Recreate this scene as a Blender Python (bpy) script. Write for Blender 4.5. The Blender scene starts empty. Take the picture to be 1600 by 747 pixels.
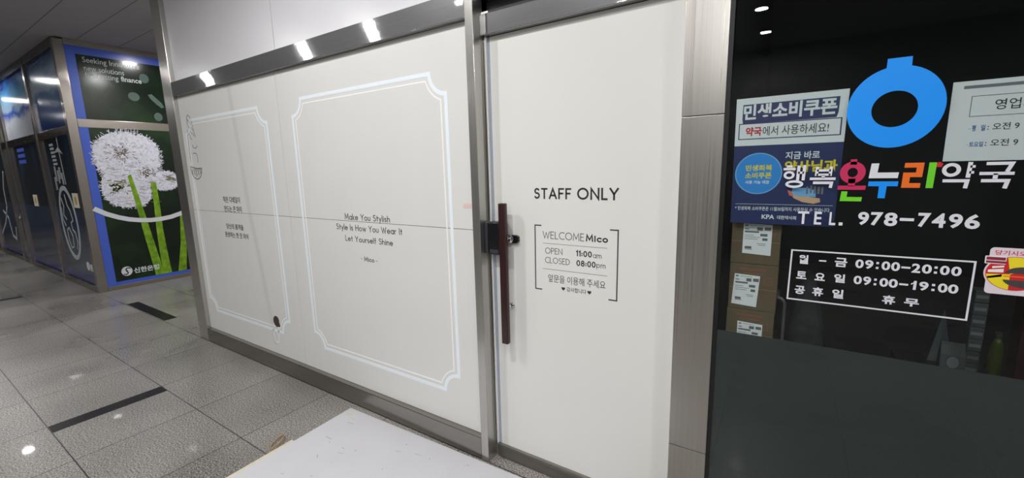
import bpy, bmesh, math, random
from mathutils import Vector, Matrix
random.seed(7)
SC = bpy.context.scene
COL = SC.collection
PI = math.pi

# ------------------------------------------------------------------ camera, world, exposure
cam_d = bpy.data.cameras.new('camera')
cam_d.sensor_width = 36.0
cam_d.lens = 662.05 / 1600 * 36.0
cam_d.clip_start = 0.02
cam = bpy.data.objects.new('camera', cam_d)
COL.objects.link(cam)
RIGHT = Vector((0.84063721, 0.54105751, -0.02420415))
UP = Vector((-0.06889686, 0.15115789, 0.98610573))
BACK = RIGHT.cross(UP)
M = Matrix((RIGHT, UP, BACK)).transposed().to_4x4()
M.translation = Vector((0.0, -1.656, 1.574))
cam.matrix_world = M
SC.camera = cam

SC.view_settings.view_transform = 'Standard'
SC.view_settings.look = 'None'
SC.view_settings.gamma = 1.0
SC.view_settings.use_curve_mapping = False
SC.view_settings.exposure = 0.34

LAMP = 640.0            # radiance of every round ceiling lamp
world = bpy.data.worlds.new('world')
SC.world = world
world.use_nodes = True
world.node_tree.nodes['Background'].inputs[0].default_value = (0.5, 0.52, 0.55, 1)
world.node_tree.nodes['Background'].inputs[1].default_value = 0.02

CEIL = 3.37


# ------------------------------------------------------------------ materials
def lin(c):
    return tuple((x / 255 / 12.92 if x / 255 <= 0.04045 else ((x / 255 + 0.055) / 1.055) ** 2.4) for x in c)


def new_mat(name):
    m = bpy.data.materials.new(name)
    m.use_nodes = True
    return m, m.node_tree, m.node_tree.nodes['Principled BSDF']


def mat(name, rgb, rough=0.5, metal=0.0, spec=0.5, var=0.0, vscale=8.0, stretch=(1, 1, 1), bump=0.0, coat=0.0):
    """rgb is an sRGB 0-255 albedo; var adds procedural tonal variation."""
    m, nt, b = new_mat(name)
    b.inputs['Roughness'].default_value = rough
    b.inputs['Metallic'].default_value = metal
    b.inputs['Specular IOR Level'].default_value = spec
    b.inputs['Coat Weight'].default_value = coat
    b.inputs['Coat Roughness'].default_value = 0.05
    c = lin(rgb)
    if var or bump:
        tc = nt.nodes.new('ShaderNodeTexCoord')
        mp = nt.nodes.new('ShaderNodeMapping')
        mp.inputs['Scale'].default_value = stretch
        nz = nt.nodes.new('ShaderNodeTexNoise')
        nz.inputs['Scale'].default_value = vscale
        nz.inputs['Detail'].default_value = 4
        nt.links.new(tc.outputs['Object'], mp.inputs[0])
        nt.links.new(mp.outputs[0], nz.inputs['Vector'])
        if var:
            r = nt.nodes.new('ShaderNodeValToRGB')
            r.color_ramp.elements[0].position = 0.3
            r.color_ramp.elements[1].position = 0.7
            r.color_ramp.elements[0].color = (*[x * (1 - var) for x in c], 1)
            r.color_ramp.elements[1].color = (*[min(1, x * (1 + var)) for x in c], 1)
            nt.links.new(nz.outputs['Fac'], r.inputs[0])
            nt.links.new(r.outputs[0], b.inputs['Base Color'])
        if bump:
            bp = nt.nodes.new('ShaderNodeBump')
            bp.inputs['Strength'].default_value = bump
            bp.inputs['Distance'].default_value = 0.002
            nt.links.new(nz.outputs['Fac'], bp.inputs['Height'])
            nt.links.new(bp.outputs[0], b.inputs['Normal'])
    if not var:
        b.inputs['Base Color'].default_value = (*c, 1)
    return m


def steel(name, rgb, rough, stretch, across=(0, 0, 0), haze=0.0, hrough=0.4):
    m, nt, b = new_mat(name)
    c = lin(rgb)
    b.inputs['Metallic'].default_value = 1.0
    tc = nt.nodes.new('ShaderNodeTexCoord')
    mp = nt.nodes.new('ShaderNodeMapping')
    mp.inputs['Scale'].default_value = stretch
    nz = nt.nodes.new('ShaderNodeTexNoise')
    nz.inputs['Scale'].default_value = 1.0
    nz.inputs['Detail'].default_value = 5
    nt.links.new(tc.outputs['Object'], mp.inputs[0])
    nt.links.new(mp.outputs[0], nz.inputs['Vector'])
    r = nt.nodes.new('ShaderNodeValToRGB')
    r.color_ramp.elements[0].position = 0.3
    r.color_ramp.elements[1].position = 0.7
    r.color_ramp.elements[0].color = (*[x * 0.93 for x in c], 1)
    r.color_ramp.elements[1].color = (*[x * 1.05 for x in c], 1)
    nt.links.new(nz.outputs['Fac'], r.inputs[0])
    nt.links.new(r.outputs[0], b.inputs['Base Color'])
    mr = nt.nodes.new('ShaderNodeMapRange')
    mr.inputs['From Min'].default_value = 0.3
    mr.inputs['From Max'].default_value = 0.7
    mr.inputs['To Min'].default_value = rough * 0.8
    mr.inputs['To Max'].default_value = rough * 1.2
    nt.links.new(nz.outputs['Fac'], mr.inputs['Value'])
    nt.links.new(mr.outputs[0], b.inputs['Roughness'])
    if any(across):
        # fine brush lines: the surface normal wavers across the brushing direction
        mp2 = nt.nodes.new('ShaderNodeMapping')
        mp2.inputs['Scale'].default_value = tuple(4000.0 if a else 3.0 for a in across)
        wn = nt.nodes.new('ShaderNodeTexNoise')
        wn.inputs['Scale'].default_value = 1.0
        wn.inputs['Detail'].default_value = 2
        nt.links.new(tc.outputs['Object'], mp2.inputs[0])
        nt.links.new(mp2.outputs[0], wn.inputs['Vector'])
        sb = nt.nodes.new('ShaderNodeMath')
        sb.operation = 'SUBTRACT'
        sb.inputs[1].default_value = 0.5
        nt.links.new(wn.outputs['Fac'], sb.inputs[0])
        sc = nt.nodes.new('ShaderNodeVectorMath')
        sc.operation = 'SCALE'
        sc.inputs[0].default_value = across
        nt.links.new(sb.outputs[0], sc.inputs['Scale'])
        ge = nt.nodes.new('ShaderNodeNewGeometry')
        ad = nt.nodes.new('ShaderNodeVectorMath')
        ad.operation = 'ADD'
        nt.links.new(ge.outputs['Normal'], ad.inputs[0])
        nt.links.new(sc.outputs[0], ad.inputs[1])
        no = nt.nodes.new('ShaderNodeVectorMath')
        no.operation = 'NORMALIZE'
        nt.links.new(ad.outputs[0], no.inputs[0])
        nt.links.new(no.outputs[0], b.inputs['Normal'])
    if haze:
        # a part of the reflection is scattered wide by the worn finish
        g = nt.nodes.new('ShaderNodeBsdfGlossy')
        g.inputs['Roughness'].default_value = hrough
        nt.links.new(r.outputs[0], g.inputs['Color'])
        mx = nt.nodes.new('ShaderNodeMixShader')
        mx.inputs[0].default_value = haze
        out = [n for n in nt.nodes if n.type == 'OUTPUT_MATERIAL'][0]
        nt.links.new(b.outputs[0], mx.inputs[1])
        nt.links.new(g.outputs[0], mx.inputs[2])
        nt.links.new(mx.outputs[0], out.inputs['Surface'])
    return m


def floor_mat():
    m, nt, b = new_mat('polished_granite')
    N = nt.nodes.new
    L = nt.links.new
    tc = N('ShaderNodeTexCoord')
    sx = N('ShaderNodeSeparateXYZ')
    L(tc.outputs['Object'], sx.inputs[0])

    def math_(op, a, bb=None, c=None):
        n = N('ShaderNodeMath')
        n.operation = op
        for i, v in enumerate((a, bb, c)):
            if v is None:
                continue
            if isinstance(v, (int, float)):
                n.inputs[i].default_value = v
            else:
                L(v, n.inputs[i])
        return n.outputs[0]
    jx = math_('LESS_THAN', math_('PINGPONG', math_('ADD', sx.outputs[0], 3.905 + 61.0), 0.305), 0.003)
    jy = math_('LESS_THAN', math_('PINGPONG', math_('ADD', sx.outputs[1], 60.0), 0.3), 0.003)
    joint = math_('MAXIMUM', jx, jy)
    # speckle
    n1 = N('ShaderNodeTexNoise')
    n1.inputs['Scale'].default_value = 125
    n1.inputs['Detail'].default_value = 3
    n1.inputs['Roughness'].default_value = 0.7
    L(tc.outputs['Object'], n1.inputs['Vector'])
    r1 = N('ShaderNodeValToRGB')
    e = r1.color_ramp.elements
    e[0].position = 0.34
    e[0].color = (*lin((44, 42, 40)), 1)
    e[1].position = 0.66
    e[1].color = (*lin((196, 191, 184)), 1)
    e2 = r1.color_ramp.elements.new(0.5)
    e2.color = (*lin((132, 128, 123)), 1)
    L(n1.outputs['Fac'], r1.inputs[0])
    # tile-to-tile tone
    fx = math_('FLOOR', math_('DIVIDE', math_('ADD', sx.outputs[0], 3.905 + 61.0), 0.61))
    fy = math_('FLOOR', math_('DIVIDE', math_('ADD', sx.outputs[1], 60.0), 0.6))
    cx = N('ShaderNodeCombineXYZ')
    L(fx, cx.inputs[0])
    L(fy, cx.inputs[1])
    wn = N('ShaderNodeTexWhiteNoise')
    L(cx.outputs[0], wn.inputs['Vector'])
    tone = math_('MULTIPLY_ADD', wn.outputs['Value'], 0.2, 0.9)
    # old blotches and streaks worn into the stone
    n2 = N('ShaderNodeTexNoise')
    n2.inputs['Scale'].default_value = 1.1
    n2.inputs['Detail'].default_value = 3
    n2.inputs['Roughness'].default_value = 0.45
    n2.inputs['Distortion'].default_value = 0.15
    L(tc.outputs['Object'], n2.inputs['Vector'])
    blot = N('ShaderNodeMapRange')
    blot.inputs['From Min'].default_value = 0.35
    blot.inputs['From Max'].default_value = 0.68
    blot.inputs['To Min'].default_value = 0.72
    blot.inputs['To Max'].default_value = 1.12
    L(n2.outputs['Fac'], blot.inputs['Value'])
    tone2 = math_('MULTIPLY', tone, blot.outputs[0])
    mul = N('ShaderNodeMix')
    mul.data_type = 'RGBA'
    mul.blend_type = 'MULTIPLY'
    mul.inputs[0].default_value = 1.0
    L(r1.outputs[0], mul.inputs[6])
    L(tone2, mul.inputs[7])
    mj = N('ShaderNodeMix')
    mj.data_type = 'RGBA'
    L(joint, mj.inputs[0])
    L(mul.outputs[2], mj.inputs[6])
    mj.inputs[7].default_value = (*lin((48, 46, 44)), 1)
    L(mj.outputs[2], b.inputs['Base Color'])
    rr = N('ShaderNodeMapRange')
    rr.inputs['From Min'].default_value = 0.3
    rr.inputs['From Max'].default_value = 0.7
    rr.inputs['To Min'].default_value = 0.24
    rr.inputs['To Max'].default_value = 0.36
    L(n2.outputs['Fac'], rr.inputs['Value'])
    L(rr.outputs[0], b.inputs['Roughness'])
    b.inputs['Specular IOR Level'].default_value = 0.4
    b.inputs['Coat Weight'].default_value = 0.16
    b.inputs['Coat Roughness'].default_value = 0.035
    return m


def glass_mat(name, tint, refl=1.0):
    """a pane one can look through: tinted, with a mirror reflection that grows at grazing angles (front side only)"""
    m = bpy.data.materials.new(name)
    m.use_nodes = True
    nt = m.node_tree
    nt.nodes.clear()
    N = nt.nodes.new
    L = nt.links.new
    out = N('ShaderNodeOutputMaterial')
    tr = N('ShaderNodeBsdfTransparent')
    gl = N('ShaderNodeBsdfGlossy')
    gl.inputs['Roughness'].default_value = 0.0
    gl.inputs['Color'].default_value = (0.9 * refl, 0.95 * refl, 0.95 * refl, 1)
    geo = N('ShaderNodeNewGeometry')
    cm = N('ShaderNodeMix')
    cm.data_type = 'RGBA'
    L(geo.outputs['Backfacing'], cm.inputs[0])
    cm.inputs[6].default_value = (*tint, 1)
    cm.inputs[7].default_value = (1, 1, 1, 1)
    L(cm.outputs[2], tr.inputs['Color'])
    fr = N('ShaderNodeFresnel')
    fr.inputs['IOR'].default_value = 1.5
    inv = N('ShaderNodeMath')
    inv.operation = 'SUBTRACT'
    inv.inputs[0].default_value = 1.0
    L(geo.outputs['Backfacing'], inv.inputs[1])
    mu = N('ShaderNodeMath')
    mu.operation = 'MULTIPLY'
    L(fr.outputs[0], mu.inputs[0])
    L(inv.outputs[0], mu.inputs[1])
    mx = N('ShaderNodeMixShader')
    L(mu.outputs[0], mx.inputs[0])
    L(tr.outputs[0], mx.inputs[1])
    L(gl.outputs[0], mx.inputs[2])
    L(mx.outputs[0], out.inputs['Surface'])
    return m


def lamp_mat(k=1.0):
    m = bpy.data.materials.new('lit_diffuser')
    m.use_nodes = True
    nt = m.node_tree
    nt.nodes.clear()
    out = nt.nodes.new('ShaderNodeOutputMaterial')
    em = nt.nodes.new('ShaderNodeEmission')
    em.inputs[0].default_value = (1.0, 0.985, 0.975, 1)
    em.inputs[1].default_value = LAMP * k
    nt.links.new(em.outputs[0], out.inputs['Surface'])
    return m


FLOOR = floor_mat()
CEILM = mat('painted_ceiling_board', (172, 170, 175), 0.7, var=0.03, vscale=3)
WALLD = mat('dim_hall_wall', (128, 127, 126), 0.6, var=0.06, vscale=2)
STEEL = steel('brushed_steel_upright', (200, 198, 193), 0.17, (260, 260, 2.5), (0.45, 0, 0), 0.4, 0.5)
STEELH = steel('brushed_steel_rail', (186, 187, 188), 0.045, (2.5, 260, 260), (0, 0, 0.55), 0.2, 0.42)
STEELK = steel('scuffed_steel_kick', (156, 152, 146), 0.2, (2.5, 200, 120), (0, 0, 0.4), 0.3)
STEELP = steel('brushed_steel_pillar', (192, 189, 183), 0.33, (240, 240, 1.2), (0.25, 0, 0))
STEELB = steel('brown_steel_frame', (180, 173, 167), 0.12, (200, 200, 3), (0.4, 0.4, 0), 0.35, 0.45)
CHROME = mat('chrome', (215, 215, 218), 0.08, 1.0)
FILM = mat('ivory_film', (223, 223, 220), 0.32, spec=0.45, var=0.012, vscale=3)
FILMD = mat('ivory_door_film', (229, 229, 225), 0.30, spec=0.45, var=0.01, vscale=3)
GLOSSW = mat('glossy_white_panel', (228, 228, 232), 0.24, spec=0.6, var=0.012, vscale=2)
PALEBLUE = mat('pale_blue_vinyl', (238, 248, 254), 0.4)
PALELINE = mat('pale_line_vinyl', (250, 251, 250), 0.4)
INK = mat('charcoal_vinyl', (46, 44, 42), 0.5)
INKG = mat('grey_vinyl', (112, 110, 107), 0.5)
INKP = mat('faint_pink_print', (226, 200, 195), 0.5)
GAP = mat('dark_joint', (70, 69, 66), 0.7)
BLACK = mat('black_rubber', (14, 15, 16), 0.5)
SLATE = mat('black_stone_inlay', (16, 16, 19), 0.35, spec=0.2, var=0.2, vscale=90)
GLASS = glass_mat('tinted_shop_glass', (0.75, 0.80, 0.805))
EDGEGL = mat('clear_glass_margin', (158, 168, 182), 0.08, spec=0.7)
WOODH = mat('dark_red_wood', (50, 22, 23), 0.34, var=0.25, vscale=1, stretch=(90, 90, 4))
LOCKB = mat('black_lock_plastic', (20, 21, 24), 0.22)
LOCKG = mat('grey_lock_plastic', (58, 60, 66), 0.3)
FROST = mat('frosted_grey_film', (56, 62, 60), 0.42, spec=0.55, var=0.03, vscale=60)
WHITEV = mat('white_vinyl', (226, 227, 236), 0.45)
BLUEV = mat('sky_blue_vinyl', (0, 150, 255), 0.45)
CRIM = mat('crimson_vinyl', (200, 40, 92), 0.45)
GREENV = mat('green_vinyl', (110, 212, 40), 0.45)
ORNGV = mat('orange_vinyl', (240, 112, 30), 0.45)
REDV = mat('red_print', (205, 34, 46), 0.45)
PAPER = mat('white_paper', (240, 243, 243), 0.6, var=0.01, vscale=10)
NAVY = mat('navy_print', (36, 48, 100), 0.5)
NAVYD = mat('dark_navy_print', (50, 58, 104), 0.5)
YELLOW = mat('yellow_print', (242, 222, 40), 0.5)
PBLUE = mat('blue_print', (50, 150, 232), 0.5)
PBLUEL = mat('light_blue_print', (128, 190, 240), 0.5)
SKIN = mat('tan_print', (226, 182, 140), 0.5)
SALMON = mat('salmon_print', (226, 120, 112), 0.5)
GREYP = mat('grey_print', (120, 126, 128), 0.5)
BLUET = mat('blue_ink_print', (70, 112, 176), 0.5)
CARTON = mat('brown_cardboard', (102, 87, 64), 0.8, var=0.06, vscale=30)
CARTONP = mat('red_carton_print', (138, 84, 64), 0.8)
TAPE = mat('brown_parcel_tape', (150, 118, 82), 0.35)
SHEET = mat('white_foam_board', (196, 196, 200), 0.55, var=0.025, vscale=5)
SHEETE = mat('cream_tape', (204, 196, 176), 0.6, var=0.08, vscale=40)
CORD = mat('tan_strap', (176, 158, 128), 0.6, var=0.2, vscale=60)
SCUFF = mat('grey_scuff', (150, 150, 156), 0.6)
BORDER = mat('royal_blue_print', (76, 104, 206), 0.25, spec=0.5)
HOLE = mat('dark_brown_patch', (66, 54, 49), 0.7)
LAMPM = lamp_mat()
LAMPM2 = lamp_mat(0.62)
GREYSTRIPE = bpy.data.materials.new('faint_grey_stripe')
GREYSTRIPE.use_nodes = True
GREYSTRIPE.node_tree.nodes['Principled BSDF'].inputs['Base Color'].default_value = (*lin((150, 152, 158)), 1)
GREYSTRIPE.node_tree.nodes['Principled BSDF'].inputs['Alpha'].default_value = 0.022
LAMPR = mat('white_lamp_ring', (230, 230, 228), 0.4)
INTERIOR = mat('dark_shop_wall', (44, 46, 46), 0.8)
DARKM = mat('dark_grey_metal', (70, 72, 74), 0.45, 0.6)


# ------------------------------------------------------------------ mesh building
class Frame:
    """a drawing plane standing in the place: a along u, b along v, c out along n"""
    def __init__(s, o, u, v, n):
        s.o, s.u, s.v, s.n = Vector(o), Vector(u), Vector(v), Vector(n)

    def __call__(s, a, b, c=0.0):
        return s.o + s.u * a + s.v * b + s.n * c


def facade(y):
    return Frame((0, y, 0), (1, 0, 0), (0, 0, 1), (0, -1, 0))


def wloc(o):
    v = Vector((0, 0, 0))
    while o is not None:
        v = v + o.location
        o = o.parent
    return v


class MB:
    def __init__(s):
        s.v, s.f = [], []

    def add(s, verts, faces):
        k = len(s.v)
        s.v += [Vector(p) for p in verts]
        s.f += [tuple(i + k for i in f) for f in faces]
        return s

    def box(s, x0, x1, y0, y1, z0, z1):
        p = [(x, y, z) for x in (x0, x1) for y in (y0, y1) for z in (z0, z1)]
        return s.add(p, [(0, 1, 3, 2), (4, 6, 7, 5), (0, 4, 5, 1), (2, 3, 7, 6), (0, 2, 6, 4), (1, 5, 7, 3)])

    def obox(s, fr, a0, a1, b0, b1, c0, c1):
        p = [fr(a, b, c) for a in (a0, a1) for b in (b0, b1) for c in (c0, c1)]
        return s.add(p, [(0, 1, 3, 2), (4, 6, 7, 5), (0, 4, 5, 1), (2, 3, 7, 6), (0, 2, 6, 4), (1, 5, 7, 3)])

    def bbox(s, x0, x1, y0, y1, z0, z1, r=0.004, seg=2):
        """box with rounded edges"""
        bm = bmesh.new()
        bmesh.ops.create_cube(bm, size=1)
        for v in bm.verts:
            v.co = Vector((x0 if v.co.x < 0 else x1, y0 if v.co.y < 0 else y1, z0 if v.co.z < 0 else z1))
        bmesh.ops.bevel(bm, geom=list(bm.edges), offset=r, segments=seg, profile=0.5, affect='EDGES')
        bm.verts.index_update()
        s.add([v.co.copy() for v in bm.verts], [[v.index for v in f.verts] for f in bm.faces])
        bm.free()
        return s

    def prism(s, fr, pts, c0=0.0, c1=0.0008):
        n = len(pts)
        area = sum(pts[i][0] * pts[(i + 1) % n][1] - pts[(i + 1) % n][0] * pts[i][1] for i in range(n))
        if area < 0:
            pts = pts[::-1]
        v = [fr(a, b, c1) for a, b in pts] + [fr(a, b, c0) for a, b in pts]
        f = [tuple(range(n))]
        f += [(i, n + i, n + (i + 1) % n, (i + 1) % n) for i in range(n)]
        f += [tuple(range(2 * n - 1, n - 1, -1))]
        return s.add(v, f)

    def rect(s, fr, a0, a1, b0, b1, c0=0.0, c1=0.0008):
        return s.prism(fr, [(a0, b0), (a1, b0), (a1, b1), (a0, b1)], c0, c1)

    def disc(s, fr, ca, cb, ra, rb=None, c0=0.0, c1=0.0008, n=40):
        rb = rb or ra
        return s.prism(fr, [(ca + ra * math.cos(2 * PI * i / n), cb + rb * math.sin(2 * PI * i / n)) for i in range(n)], c0, c1)

    def ribbon(s, fr, pts, w, c0=0.0, c1=0.0008, closed=False):
        """a flat stripe of width w along a path, mitred at the corners"""
        P = [Vector((p[0], p[1])) for p in pts]
        Q = [P[0]]
        for p in P[1:]:
            if (p - Q[-1]).length > 1e-6:
                Q.append(p)
        if closed and (Q[0] - Q[-1]).length < 1e-6:
            Q.pop()
        n = len(Q)
        if n < 2:
            return s
        Lf, Rt = [], []
        for i in range(n):
            if closed:
                a, b, c = Q[i - 1], Q[i], Q[(i + 1) % n]
            else:
                a, b, c = Q[max(i - 1, 0)], Q[i], Q[min(i + 1, n - 1)]
            d1 = (b - a).normalized() if (b - a).length > 0 else (c - b).normalized()
            d2 = (c - b).normalized() if (c - b).length > 0 else d1
            n1, n2 = Vector((-d1.y, d1.x)), Vector((-d2.y, d2.x))
            m = n1 + n2
            if m.length < 0.3:
                m = n1
                k = 1.0
            else:
                m.normalize()
                k = min(1.0 / max(m.dot(n1), 0.35), 2.6)
            Lf.append(b + m * (w / 2 * k))
            Rt.append(b - m * (w / 2 * k))
        v = []
        for l, r in zip(Lf, Rt):
            v += [fr(l.x, l.y, c1), fr(r.x, r.y, c1), fr(l.x, l.y, c0), fr(r.x, r.y, c0)]
        f = []
        for i in range(n if closed else n - 1):
            j = (i + 1) % n
            a, b = 4 * i, 4 * j
            f += [(a, a + 1, b + 1, b), (a + 1, a + 3, b + 3, b + 1), (a + 2, a, b, b + 2)]
        if not closed:
            f += [(0, 2, 3, 1), (4 * n - 4, 4 * n - 3, 4 * n - 1, 4 * n - 2)]
        return s.add(v, f)

    def ring(s, fr, ca, cb, ra, rb, w, c0=0.0, c1=0.0008, n=40):
        return s.ribbon(fr, [(ca + ra * math.cos(2 * PI * i / n), cb + rb * math.sin(2 * PI * i / n)) for i in range(n)], w, c0, c1, True)

    def tube(s, pts, r, n=12, caps=True):
        P = [Vector(p) for p in pts]
        k = len(s.v)
        up = Vector((0, 0, 1))
        t0 = (P[1] - P[0]).normalized()
        if abs(t0.dot(up)) > 0.9:
            up = Vector((1, 0, 0))
        x = t0.cross(up).normalized()
        rings = []
        for i, p in enumerate(P):
            t = (P[min(i + 1, len(P) - 1)] - P[max(i - 1, 0)]).normalized()
            x = (x - t * x.dot(t)).normalized()
            y = t.cross(x)
            rr = r[i] if isinstance(r, (list, tuple)) else r
            rings.append([p + (x * math.cos(2 * PI * j / n) + y * math.sin(2 * PI * j / n)) * rr for j in range(n)])
        v = [q for ring in rings for q in ring]
        f = []
        for i in range(len(P) - 1):
            for j in range(n):
                f.append((i * n + j, i * n + (j + 1) % n, (i + 1) * n + (j + 1) % n, (i + 1) * n + j))
        if caps:
            f.append(tuple(range(n - 1, -1, -1)))
            f.append(tuple((len(P) - 1) * n + j for j in range(n)))
        return s.add(v, f)

    def text(s, fr, body, a0, a1, b0, b1, bold=0.0, c1=0.0008):
        """lettering set in Blender's built-in font and fitted to a measured rectangle"""
        cu = bpy.data.curves.new('lettering', 'FONT')
        cu.body = body
        cu.offset = bold
        cu.extrude = 0.01
        cu.resolution_u = 3
        ob = bpy.data.objects.new('lettering_source', cu)
        COL.objects.link(ob)
        dg = bpy.context.evaluated_depsgraph_get()
        me = bpy.data.meshes.new_from_object(ob.evaluated_get(dg))
        xs = [v.co.x for v in me.vertices]
        ys = [v.co.y for v in me.vertices]
        lx, hx, ly, hy = min(xs), max(xs), min(ys), max(ys)
        v = [fr(a0 + (p.co.x - lx) / (hx - lx) * (a1 - a0), b0 + (p.co.y - ly) / (hy - ly) * (b1 - b0), c1 if p.co.z > 0 else 0.0) for p in me.vertices]
        s.add(v, [tuple(p.vertices) for p in me.polygons])
        bpy.data.objects.remove(ob)
        bpy.data.curves.remove(cu)
        bpy.data.meshes.remove(me)
        return s

    def letters(s, fr, body, a0, a1, b0, b1, w=0.1, c1=0.0008, track=0.14):
        """lettering in a geometric sans drawn stroke by stroke; b0..b1 runs from baseline to cap height"""
        x = 0.0
        runs = []
        for ch in body:
            if ch == ' ':
                x += 0.5
                continue
            adv, strokes = GLYPH[ch]
            for st in strokes:
                runs.append([(x + p[0], p[1]) for p in st])
            x += adv + track + w
        xs = [p[0] for r in runs for p in r]
        lx, hx = min(xs) - w / 2, max(xs) + w / 2
        sx = (a1 - a0) / (hx - lx)
        sy = (b1 - b0)
        for r in runs:
            q = [(a0 + (p[0] - lx) * sx, b0 + (w / 2 + p[1] * (1 - w)) * sy) for p in r]
            ww = w * (sx + sy) / 2
            q = [Vector(t) for t in q]
            if (q[0] - q[-1]).length > 1e-5:          # square ends reach half a stroke further
                q[0] = q[0] + (q[0] - q[1]).normalized() * ww * 0.5
                q[-1] = q[-1] + (q[-1] - q[-2]).normalized() * ww * 0.5
                s.ribbon(fr, q, ww, 0.0, c1)
            else:
                s.ribbon(fr, q, ww, 0.0, c1, True)
        return s

    def build(s, name, m, parent=None, label=None, smooth=False):
        off = wloc(parent)
        me = bpy.data.meshes.new(name)
        me.from_pydata([v - off for v in s.v], [], s.f)
        me.materials.append(m)
        me.update()
        if smooth:
            for p in me.polygons:
                p.use_smooth = True
        o = bpy.data.objects.new(name, me)
        COL.objects.link(o)
        o.parent = parent
        if label:
            o['label'] = label
        return o

    def solo(s, name, m, loc, label, cat, group=None, kind=None, smooth=False):
        """a top-level object that is one mesh, with its origin at its base"""
        loc = Vector(loc)
        t = bpy.data.objects.new('tmp', None)
        t.location = loc
        me = bpy.data.meshes.new(name)
        me.from_pydata([v - loc for v in s.v], [], s.f)
        me.materials.append(m)
        me.update()
        bpy.data.objects.remove(t)
        if smooth:
            for p in me.polygons:
                p.use_smooth = True
        o = bpy.data.objects.new(name, me)
        COL.objects.link(o)
        o.location = loc
        tag(o, label, cat, group, kind)
        return o


def tag(o, label, cat, group=None, kind=None):
    o['label'] = label
    o['category'] = cat
    if group:
        o['group'] = group
    if kind:
        o['kind'] = kind
    return o


def thing(name, loc, label, cat, group=None, kind=None):
    o = bpy.data.objects.new(name, None)
    COL.objects.link(o)
    o.location = loc
    o.empty_display_size = 0.1
    return tag(o, label, cat, group, kind)


def arc(cx, cy, rx, ry, a0, a1, n=14):
    return [(cx + rx * math.cos(math.radians(a0 + (a1 - a0) * i / n)), cy + ry * math.sin(math.radians(a0 + (a1 - a0) * i / n))) for i in range(n + 1)]


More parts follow.
